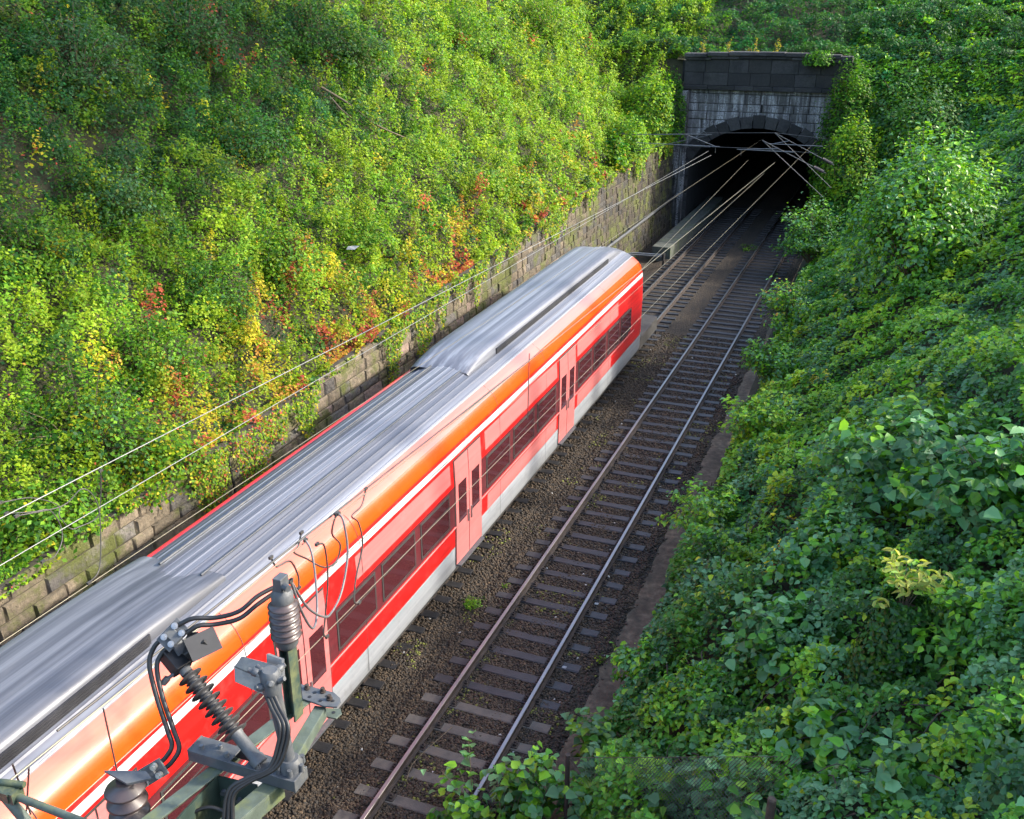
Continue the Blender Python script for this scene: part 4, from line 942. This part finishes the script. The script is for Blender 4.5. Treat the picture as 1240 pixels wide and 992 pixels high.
thin('right one of the two droppers at the bottom left corner', at(35, 930, z=6.3), at(32, 985, z=5.2))
for px, py in ((126, 860), (15, 927), (35, 933)):
    pass
LJ = 'jumper cables above the left track'
jump('jumper dropping in a long bow to the left contact wire', [(20, 625), (75, 613), (100, 592), (118, 610), (122, 650), (120, 690), (108, 706)], 6.4, 5.2, group=LJ)
jump('jumper looping between the pale wires at the left edge of the picture', [(0, 609), (38, 603), (70, 612), (72, 625), (85, 640), (96, 638), (118, 626), (122, 600), (122, 570)], 6.4, 6.3, group=LJ)
jump('jumper bow left of the long one in front of the knotweed', [(8, 622), (40, 620), (60, 618), (73, 636), (75, 655), (66, 674), (52, 680)], 6.3, 5.6, group=LJ)

# cantilevers near the portal
def cantilever(label, root, tip, low, name='catenary_cantilever'):
    root, tip, low = Vector(root), Vector(tip), Vector(low); t = thing(name, label, 'cantilever', root, 'cantilevers at the tunnel mouth'); mb = MB()
    mb.tube([root, tip], .018, 8); mb.tube([root-Vector((0, 0, 1.1)), tip], .016, 8); mb.build('tube', M['steel_grey'], t)
    mb = MB(); a = tip.lerp(root, .25); mb.tube([a, low+Vector((0, 0, .3))], .02, 6); e = low+(root-tip)*.8; e.z = low.z+.3
    mb.tube([low+Vector((-.2 if root.x > tip.x else .2, 0, .3)), e], .018, 8); mb.tube([low+Vector((0, 0, .3)), low], .008, 6); mb.build('registration_arm', M['steel_galv'], t)
    mb = MB(); d = (root-tip).normalized(); mb.lathe(root-d*.62, root-d*.1, [(i/18, .05 if i % 2 else .1) for i in range(19)], 12); mb.build('insulator', M['porcelain'], t)
y = 50.6
cantilever('left cantilever reaching out from the wall ivy over the left track', at(742, 163, y=y), at(862, 163, y=y), at(866, 185, y=y))
cantilever('upper right cantilever pointing out of the ivy at the tunnel mouth', at(1010, 200, y=50.9), at(938, 161, y=50.9), at(935, 182, y=50.9))
cantilever('lower right cantilever just below the other one', at(1000, 210, y=48.6), at(923, 170, y=48.6), at(897, 189, y=48.6))
for lab, pts in (('span wire across the tunnel mouth, upper one', [(700, 165), (862, 161), (939, 161), (1000, 168)]), ('span wire across the tunnel mouth, lower one', [(862, 178), (920, 180), (990, 186)])):
    wire('span_wire', lab, [at(a, b, y=51.6) for a, b in pts], .01, 'steel_grey', 'span wire', 'span wires at the tunnel mouth')

# ------------------------------------------------------------------ bracket and insulators in the foreground
Zf = 7.3
PA = at(368, 838, z=Zf); 
mast = thing('mast_head', 'green steel mast head with insulators and grey brackets in the near foreground', 'mast', at(250, 980, z=6.4))
a0, a1 = at(160, 1010, z=Zf), at(372, 846, z=Zf); b0, b1 = at(268, 1002, z=Zf), at(336, 944, z=Zf)
def angle(a, b, w, m, side=1, name='beam', par=None):
    a = Vector(a); b = Vector(b); Y = (b-a).normalized(); X = Y.cross(Vector((0, 0, 1))).normalized()
    mb = MB(); L = (b-a).length; c = (a+b)/2
    mb.box(c, (w, L, .012), 0, X, Y, (0, 0, 1)); mb.box(c+X*side*(w/2-.006)-Vector((0, 0, w/2+.006)), (.012, L, w), 0, X, Y, (0, 0, 1))
    return mb.build(name, M[m], par or mast, bevel=.003)
angle(a0, a1, .11, 'steel_pale', -1); angle(b0, b1, .12, 'steel_pale', 1)
angle(at(338, 940, z=Zf-.02), at(388, 856, z=Zf-.02), .09, 'steel_pale', 1, 'brace')
def plate(name, pix, z, th, m, holes=(), bolts=(), par=None):
    mb = MB(); mb.prism([at(*p, z=z) for p in pix], (0, 0, -th)); o = mb.build(name, M[m], par or mast, bevel=.004)
    if holes:
        hb = MB()
        for p in holes: q = at(*p, z=z); hb.lathe(q+Vector((0, 0, .0015)), q+Vector((0, 0, .003)), [(0, .014), (1, .014)], 12); hb.build('bolt_hole', M['black'], o); hb = MB()
    if bolts:
        hb = MB()
        for p in bolts: q = at(*p, z=z); hb.lathe(q, q+Vector((0, 0, .012)), [(0, .024), (1, .024)], 14); hb.lathe(q+Vector((0, 0, .012)), q+Vector((0, 0, .04)), [(0, .018), (1, .017)], 6); hb.build('bolt', M['rail_side'], o); hb = MB()
    return o
plate('gusset_plate', [(364, 828), (404, 838), (412, 845), (413, 850), (408, 856), (392, 855), (366, 846)], Zf+.02, .014, 'steel_grey', [(381, 839), (396, 843), (388, 849), (403, 849), (375, 844)], [(372, 834), (391, 838), (399, 847)])
plate('gusset_plate', [(386, 858), (396, 857), (412, 858), (414, 864), (407, 870), (396, 868)], Zf-.13, .014, 'steel_pale', [(404, 863)])
# crosspiece
k0, k1 = at(237, 906, z=Zf+.06), at(364, 944, z=Zf+.06); Y = (k1-k0).normalized(); X = Y.cross(Vector((0, 0, 1))).normalized(); L = (k1-k0).length
mb = MB(); c = (k0+k1)/2
mb.box(c+X*.07, (.02, L, .09), 0, X, Y, (0, 0, 1)); mb.box(c-X*.07, (.02, L, .09), 0, X, Y, (0, 0, 1))
mb.box(k0+Y*.17+Vector((0, 0, .04)), (.16, .34, .012), 0, X, Y, (0, 0, 1)); mb.box(k1-Y*.2+Vector((0, 0, .04)), (.16, .4, .012), 0, X, Y, (0, 0, 1)); mb.box(k0, (.16, .014, .1), 0, X, Y, (0, 0, 1)); mb.box(k1, (.16, .014, .1), 0, X, Y, (0, 0, 1))
cross = mb.build('crosspiece', M['steel_grey'], mast, bevel=.003)
mb = MB()
for q in (k0+Y*.08+X*.03, k0+Y*.2-X*.02, k0+Y*.29+X*.03, k1-Y*.05+X*.04, k1-Y*.05-X*.04, k1-Y*.3+X*.05): mb = MB(); mb.lathe(q+Vector((0, 0, .046)), q+Vector((0, 0, .075)), [(0, .018), (1, .016)], 6); mb.build('bolt', M['steel_galv'], cross)
# web plates of the mast top
w0, w1 = at(205, 1000, z=Zf-.06), at(262, 938, z=Zf-.06); mb = MB()
d1 = at(312, 950, z=Zf-.06)
mb.prism([w0, w1, w1-Vector((0, 0, .55)), w0-Vector((0, 0, .55))], (w1-w0).cross(Vector((0, 0, 1))).normalized()*.014)
mb.prism([w1+Vector((.02, 0, 0)), d1, d1-Vector((0, 0, .55)), w1+Vector((.02, 0, -.55))], (d1-w1).cross(Vector((0, 0, 1))).normalized()*.014)
web = mb.build('web_plate', M['steel_green'], mast)
mb = MB(); nn = (d1-w1).cross(Vector((0, 0, 1))).normalized()
for f, dz in ((.18, .12), (.18, .36), (.55, .16), (.55, .4), (.85, .2)):
    q = w1.lerp(d1, f)-Vector((0, 0, dz)); mb.lathe(q+nn*.012, q+nn*.045, [(0, .022), (1, .02)], 6); mb.lathe(q-nn*.0, q-nn*.03, [(0, .022), (1, .02)], 6); mb.build('bolt', M['steel_galv'], web); mb = MB()
mc = at(258, 1015, z=Zf-.12); mb = MB()
for s in (-1, 1): mb.box((mc.x+s*.15, mc.y-.25, 3.3), (.09, .3, 7.7))
mb.box((mc.x, mc.y-.25, -.2), (.7, .7, .5))
for i in range(12): mb.bar((mc.x-.15, mc.y-.25, .3+i*.55), (mc.x+.15, mc.y-.25, .3+i*.55+.5), .02, .02, up=(0, 1, 0))
mb.build('mast_column', M['steel_green'], mast)
# tall brown post insulator
p0 = at(357, 868, z=Zf-.02); p1 = lift(p0, 779); pt = lift(p0, 752); p2 = lift(p0, 722); p3 = lift(p0, 706)
mb = MB()
mb.box((p0+p1)/2+Vector((.035, 0, 0)), (.012, .11, (p1-p0).length)); mb.box((p0+p1)/2-Vector((.035, 0, 0)), (.012, .11, (p1-p0).length)); mb.box((p0+p1)/2, (.07, .012, (p1-p0).length))
mb.build('insulator_post', M['steel_green'], mast)
mb = MB(); pr = [(0, .075)]
for i in range(6):
    f = .02+i*.16; pr += [(f, .08), (f+.02, .105), (f+.05, .112), (f+.085, .098), (f+.12, .078)]
pr += [(1, .075)]
pi0 = lift(p0, 772); pi1 = lift(p0, 727); mb.lathe(pi0, pi1, pr, 28); pins = mb.build('post_insulator', M['porcelain'], mast)
mb = MB(); mb.lathe(p1-Vector((0, 0, .02)), pi0+Vector((0, 0, .01)), [(0, .07), (.3, .085), (1, .085)], 24); mb.build('metal_cap', M['cap'], pins); mb = MB(); mb.lathe(pi1, lift(p0, 713), [(0, .08), (.6, .08), (1, .055)], 24); mb.build('metal_cap', M['cap'], pins)
tp = lift(p0, 711); mb = MB(); mb.box(tp+Vector((0, 0, .035)), (.07, .1, .11)); mb.lathe(tp+Vector((.03, -.02, .03)), tp+Vector((.09, -.04, .03)), [(0, .03), (1, .028)], 6); mb.build('terminal', M['steel_grey'], pins, bevel=.006)
INS = tp+Vector((0, 0, .05))
# inclined composite insulator with black sheds
e0 = at(316, 925, z=Zf+.12); e1v = at(212, 797, d=7.0)
def seg(f): return e0.lerp(e1v, f)
mb = MB(); pr = [(0, .035)]
for i in range(15):
    f = .01+i/15*.96; Rr = .092 if i % 2 == 0 else .06; pr += [(f, .034), (f+.016, Rr*.6), (f+.019, Rr), (f+.023, Rr), (f+.027, .05), (f+.038, .034)]
pr += [(1, .035)]; mb.lathe(seg(.27), seg(.86), pr, 24); dins = mb.build('rod_insulator', M['silicone'], mast)
mb = MB(); mb.lathe(seg(.0), seg(.28), [(0, .055), (.2, .055), (.25, .046), (.9, .043), (1, .05)], 18); mb.build('ferrule', M['cap'], dins); mb = MB(); mb.lathe(seg(.85), seg(.95), [(0, .045), (1, .042)], 18); mb.build('ferrule', M['cap'], dins)
mb = MB(); A = (e1v-e0).normalized(); S_ = A.cross(Vector((0, 0, 1))).normalized(); U_ = S_.cross(A)
mb.box(seg(.98), (.14, .17, .12), 0, S_, A, U_); 
g1 = at(228, 793, d=6.95); g2 = at(252, 776, d=6.95); mb.bar(g1, g2, .10, .09, 0); mb.build('switch_head', M['black'], dins, bevel=.006)
mb = MB(); gp = at(246, 780, d=6.9); mb.box(gp, (.012, .22, .17), 0, (.6, -.5, .6), (.5, .85, .1)); mb.prism([at(p, q, d=6.98) for p, q in ((213, 800), (226, 771), (238, 770), (240, 786))], (0, .02, .02)); mb.build('guard_plate', M['black'], dins)
mb = MB(); mb.tube([at(200, 824, d=6.95), at(218, 811, d=6.95)], .014, 8); mb.tube([at(197, 828, d=6.95), at(203, 821, d=6.95)], .024, 6); mb.build('locking_pin', M['steel_grey'], dins)
def clampset(center, ux, uy, n, name, par, m='steel_grey'):
    ux = Vector(ux).normalized(); uy = Vector(uy).normalized(); up = ux.cross(uy).normalized()
    if up.z < 0: up = -up
    mb = MB(); mb.box(center, (.2, .13, .02), 0, ux, uy, up); mb.box(center+up*.025, (.07, .12, .03), 0, ux, uy, up); o = mb.build(name, M[m], par, bevel=.004); bb = MB()
    for i in (-1, 1):
        for j in (-1, 1):
            q = center+ux*.05*i+uy*.035*j+up*.02; bb.lathe(q, q+up*.03, [(0, .025), (1, .023)], 12); bb.lathe(q+up*.03, q+up*.045, [(0, .016), (1, .014)], 6); bb.build('bolt', M['bolt'], o); bb = MB()
    return o
cl1 = at(210, 769, d=6.95); rgt = at(220, 779, d=6.95)-at(200, 759, d=6.95); upx = at(222, 757, d=6.95)-at(200, 780, d=6.9)
clampset(cl1, upx, rgt, 4, 'cable_clamp', mast)
mb = MB(); mb.bar(cl1-Vector((0, 0, .02)), at(222, 790, d=6.97), .09, .02, 0); mb.build('clamp_arm', M['steel_grey'], mast)
# brown disc insulator at the bottom edge
q0 = at(166, 1030, z=6.75); qt = lift(q0, 944); mb = MB(); pr = [(0, .05)]
for i in range(6):
    f = .03+i*.16; pr += [(f, .055), (f+.015, .10), (f+.035, .138), (f+.06, .130), (f+.105, .06), (f+.14, .05)]
pr += [(1, .05)]; mb.lathe(q0, qt, pr, 32); di = mb.build('disc_insulator', M['porcelain'], mast)
mb = MB(); mb.prism([qt+Vector(v) for v in ((-.15, -.01, .02), (.08, -.05, .02), (.2, .05, .02), (.12, .09, .02), (-.03, .035, .02))], (0, 0, .016)); mb.build('top_plate', M['steel_grey'], di)
cl2 = at(184, 936, d=6.84); clampset(cl2, at(205, 930, d=7)-at(180, 945, d=7), at(190, 945, d=7)-at(180, 930, d=7), 4, 'cable_clamp', di)
# slim grey post with arrester box
r0 = at(352, 930, z=Zf+.1); r1 = lift(r0, 822); r1 = r1+Vector((-.08, 0, 0)); mb = MB(); mb.tube([r0, r0.lerp(r1, .15), r1], [.055, .043, .052], 14); mb.lathe(r0-Vector((0, 0, .05)), r0+Vector((0, 0, .09)), [(0, .085), (.7, .085), (1, .06)], 16)
sp = mb.build('support_post', M['steel_grey'], mast)
mb = MB()
for i in range(7):
    a = i*.9; q = r1+Vector((math.cos(a)*.07-.02, math.sin(a)*.06, -.02+.045*math.sin(i*2.1))); mb.lathe(q, q+Vector((math.cos(a)*.06, math.sin(a)*.05, .03)), [(0, .028), (.5, .028), (.55, .018), (1, .016)], 6); mb.build('bolt', M['steel_grey'], sp); mb = MB()
mb.lathe(r1-Vector((0, 0, .12)), r1+Vector((0, 0, .05)), [(0, .065), (.8, .072), (1, .05)], 14); mb.build('collar', M['steel_grey'], sp); mb = MB()
for i in range(6):
    a = i*1.05; q = r0+Vector((math.cos(a)*.09, math.sin(a)*.09, .0)); mb.lathe(q, q+Vector((0, 0, .06)), [(0, .022), (1, .018)], 6); mb.build('bolt', M['steel_grey'], sp); mb = MB()
mb = MB(); D = 6.9
bx = [at(283, 806, d=D), at(318, 822, d=D), at(320, 842, d=D), at(284, 826, d=D)]
mb.prism([at(283, 808, d=D), at(292, 795, d=D), at(335, 806, d=D), at(318, 823, d=D)], (0, 0, -.012)); mb.prism(bx, (.02, .03, 0))
mb.prism([at(322, 792, d=D+.05), at(341, 799, d=D+.05), at(342, 825, d=D+.05), at(323, 812, d=D+.05)], (.012, .02, 0)); mb.prism([at(292, 795, d=D), at(296, 805, d=D+.06), at(330, 812, d=D+.06), at(335, 806, d=D)], (0, .01, -.006))
mb.build('cover_box', M['steel_galv'], sp, bevel=.004)
# heavy black cables
FG = 'heavy black cables on the mast head'
def cable(label, pts, r=.017): return wire('power_cable', label, pts, r, 'black', 'cable', FG, 10, 8)
for dx, lab in ((0, 'upper'), (1, 'lower')):
    o = Vector((.02*dx, -.02*dx, -.06*dx))
    cable(f'{lab} black cable arching from the clamp to the tall brown insulator', [at(216+10*dx, 757+10*dx, d=6.95), at(234+6*dx, 749+9*dx, d=6.95), at(262, 748+8*dx, d=7.0), at(290, 740+9*dx, d=7.05), at(312, 722+10*dx, d=7.12), at(338, 708+6*dx, d=7.2)])
    cable(f'{"outer" if dx == 0 else "inner"} black cable drooping from the clamp down to the disc insulator', [at(200+9*dx, 770+9*dx, d=6.95), at(186+9*dx, 785+8*dx, d=6.95), at(181+9*dx, 806+4*dx, d=6.93), at(190+7*dx, 845, d=6.9), at(203+7*dx, 885-2*dx, d=6.88), at(208+9*dx, 903+3*dx, d=6.87), at(200+9*dx, 918+4*dx, d=6.86), at(188+9*dx, 928+5*dx, d=6.86)])
for i, lab in enumerate(('outermost', 'middle', 'innermost')):
    cable(f'{lab} black cable hanging from the slim grey post and sweeping down left', [at(320+4*i, 836-i, d=6.5), at(329+5*i, 858, d=6.45), at(339+5*i, 880, d=6.4), at(336+5*i, 905, d=6.4), at(326+4*i, 930, d=6.4), at(300, 942+3*i, d=6.4), at(277+3*i, 958+3*i, d=6.4), at(270+6*i, 1000, d=6.4)], .015)
cable('short black cable loop at the bottom edge below the web plate', [at(215, 998, d=6.7), at(238, 982, d=6.7), at(258, 978, d=6.7), at(282, 990, d=6.7), at(290, 1005, d=6.7)], .014)
# corner tube of the neighbouring cantilever
t = thing('cantilever_tube', 'mossy grey tube with a clamp at the bottom left corner', 'tube', at(0, 962, z=6.2)); mb = MB()
mb.tube([at(-30, 948, z=6.3), at(8, 960, z=6.3), at(120, 1003, z=6.3)], .032, 10); mb.tube([at(8, 966, z=6.28), at(35, 998, z=6.1)], .045, 10); mb.build('tube', M['steel_pale'], t)
mb = MB(); q = at(6, 960, z=6.33); mb.box(q, (.16, .1, .09)); mb.tube([q+Vector((-.15, .02, .05)), q+Vector((.14, .08, .06))], .028, 8); mb.box(at(18, 962, z=6.32), (.07, .12, .1)); mb.build('clamp', M['steel_green'], t)

# ------------------------------------------------------------------ fence
q1 = at(686, 978, z=.35); q1.z = ground_z(q1.x, q1.y); q2 = Vector((-.42, 9.9, 0)); q2.z = ground_z(q2.x, q2.y)
fence = thing('wire_fence', 'chain link fence with two rusty posts at the lower right', 'fence', q1)
top1 = lift(q1, 914); top2 = lift(q2, 968)
mb = MB(); mb.tube([q1-Vector((0, 0, .2)), top1], .04, 10); mb.build('post', M['rail_side'], fence)
mb = MB(); mb.tube([q2-Vector((0, 0, .3)), top2], .055, 12); mb.lathe(top2, top2+Vector((0, 0, .02)), [(0, .057), (1, .04)], 12); mb.build('post', M['bark'], fence)
mb = MB(); hf = top1.z-q1.z-.06; Lx = (q2-q1); n = int(Lx.length/.075)
for i in range(-14, n+12):
    for dr in (1, -1):
        P = []; m_ = int(hf/.075)
        f0 = i/n; a = q1+Lx*f0+Vector((0, 0, .04)); f1 = (i+dr*m_)/n; b = q1+Lx*f1+Vector((0, 0, hf))
        if min(f0, f1) < -.0 or max(f0, f1) > 1.12: continue
        mb.tube([a+Vector((0, .004*dr, 0)), b+Vector((0, .004*dr, 0))], .0034, 4, caps=False)
mb.build('mesh', M['wire_dark'], fence)
mb = MB(); mb.tube([q1+Vector((0, 0, hf)), q2+Vector((0, 0, hf))], .005, 5); mb.build('tension_wire', M['wire_dark'], fence)

# bits lying about
def branch(label, pix, r, lift_z=.55, name='fallen_branch', forks=()):
    P = [hit(*p)+Vector((.15, -.1, lift_z)) for p in pix]; t = thing(name, label, 'branch', P[0]); mb = MB(); pts = spline(P, 5); mb.tube(pts, [r*(1-.6*i/len(pts)) for i in range(len(pts))], 6)
    for f in forks: mb.tube([hit(*p)+Vector((.15, -.1, lift_z)) for p in f], r*.5, 5)
    mb.build('branch', M['twig'], t)
branch('bare grey fallen branch lying across the sunny left slope', [(388, 131), (420, 150), (455, 176), (500, 195)], .05, .7, forks=[[(395, 138), (412, 158), (430, 172)]])
branch('dark bare branch at the bottom right corner under the leaves', [(1120, 990), (1180, 920), (1238, 870)], .03, .35, forks=[[(1180, 920), (1175, 880), (1190, 850)], [(1150, 955), (1110, 935)]])
branch('thin curved dead twig poking from the right slope', [(1215, 990), (1222, 940), (1240, 900)], .035, .5)
t = at(528, 905, z=-.1); wire('twig', 'thin twig lying across the pale sleepers of the right track', [at(492, 945, z=-.05), at(500, 925, z=-.02), at(520, 905, z=.0), at(548, 880, z=-.03)], .008, 'twig', 'twig', None, 5, 4)
q = hit(425, 323)+Vector((.15, -.1, .55)); mb = MB(); mb.prism([q+Vector(v) for v in ((-.16, -.1, 0), (.14, -.14, .03), (.2, .06, .1), (0, .12, .08), (-.18, .06, .06))], (.01, -.01, .012)); tag(mb.build('litter', M['paper']), 'scrap of white litter among the plants of the left slope', 'litter')
for px, py, lab in ((683, 809, 'white paper scrap beside the right rail of the right track'), (722, 732, 'white scrap on the ballast by the dirt path'), (858, 411, 'orange brown leaf litter between far sleepers')):
    q = at(px, py, z=-.2); mb = MB(); mb.prism([q+Vector(v) for v in ((-.05, -.02, 0), (.045, -.03, .01), (.055, .02, .03), (-.03, .03, .02))], (0, 0, .01)); tag(mb.build('litter', M['paper'] if py > 500 else M['twig']), lab, 'litter')

# ------------------------------------------------------------------ light, sky, camera
SUN_AZ, SUN_EL = R(24), R(30)            # azimuth measured from +X towards +Y
sd = Vector((math.cos(SUN_AZ)*math.cos(SUN_EL), math.sin(SUN_AZ)*math.cos(SUN_EL), math.sin(SUN_EL)))
sl = bpy.data.lights.new('sun', 'SUN'); sl.energy = 2.0; sl.angle = R(2.5); sl.color = (1, .93, .8)
so = bpy.data.objects.new('sun', sl); COL.objects.link(so); so.rotation_euler = sd.to_track_quat('Z', 'Y').to_euler(); so.location = (30, 10, 40)
w = bpy.data.worlds.new('World'); sc.world = w; w.use_nodes = True; nt = w.node_tree; bg = nt.nodes['Background']
sk = nt.nodes.new('ShaderNodeTexSky'); sk.sky_type = 'NISHITA'; sk.sun_disc = False; sk.sun_elevation = SUN_EL; sk.sun_rotation = math.atan2(sd.x, sd.y); sk.air_density = 1.0; sk.dust_density = 2.5; sk.ozone_density = 1.0
nt.links.new(sk.outputs[0], bg.inputs[0]); bg.inputs[1].default_value = .15
cam = bpy.data.cameras.new('camera'); co = bpy.data.objects.new('camera', cam); COL.objects.link(co); sc.camera = co
cam.sensor_width = 36; cam.sensor_fit = 'HORIZONTAL'; cam.lens = 36*F/1240; cam.clip_end = 2000; cam.clip_start = .1
co.location = (0, 0, CAMH); co.rotation_euler = (R(90)-PITCH, 0, YAW)
vs = sc.view_settings; vs.view_transform = 'Standard'; vs.look = 'None'; vs.exposure = 2.22; vs.gamma = 1; vs.use_curve_mapping = False
cy = sc.cycles; cy.max_bounces = 6; cy.diffuse_bounces = 3; cy.glossy_bounces = 2; cy.transmission_bounces = 3; cy.transparent_max_bounces = 4; cy.use_denoising = True
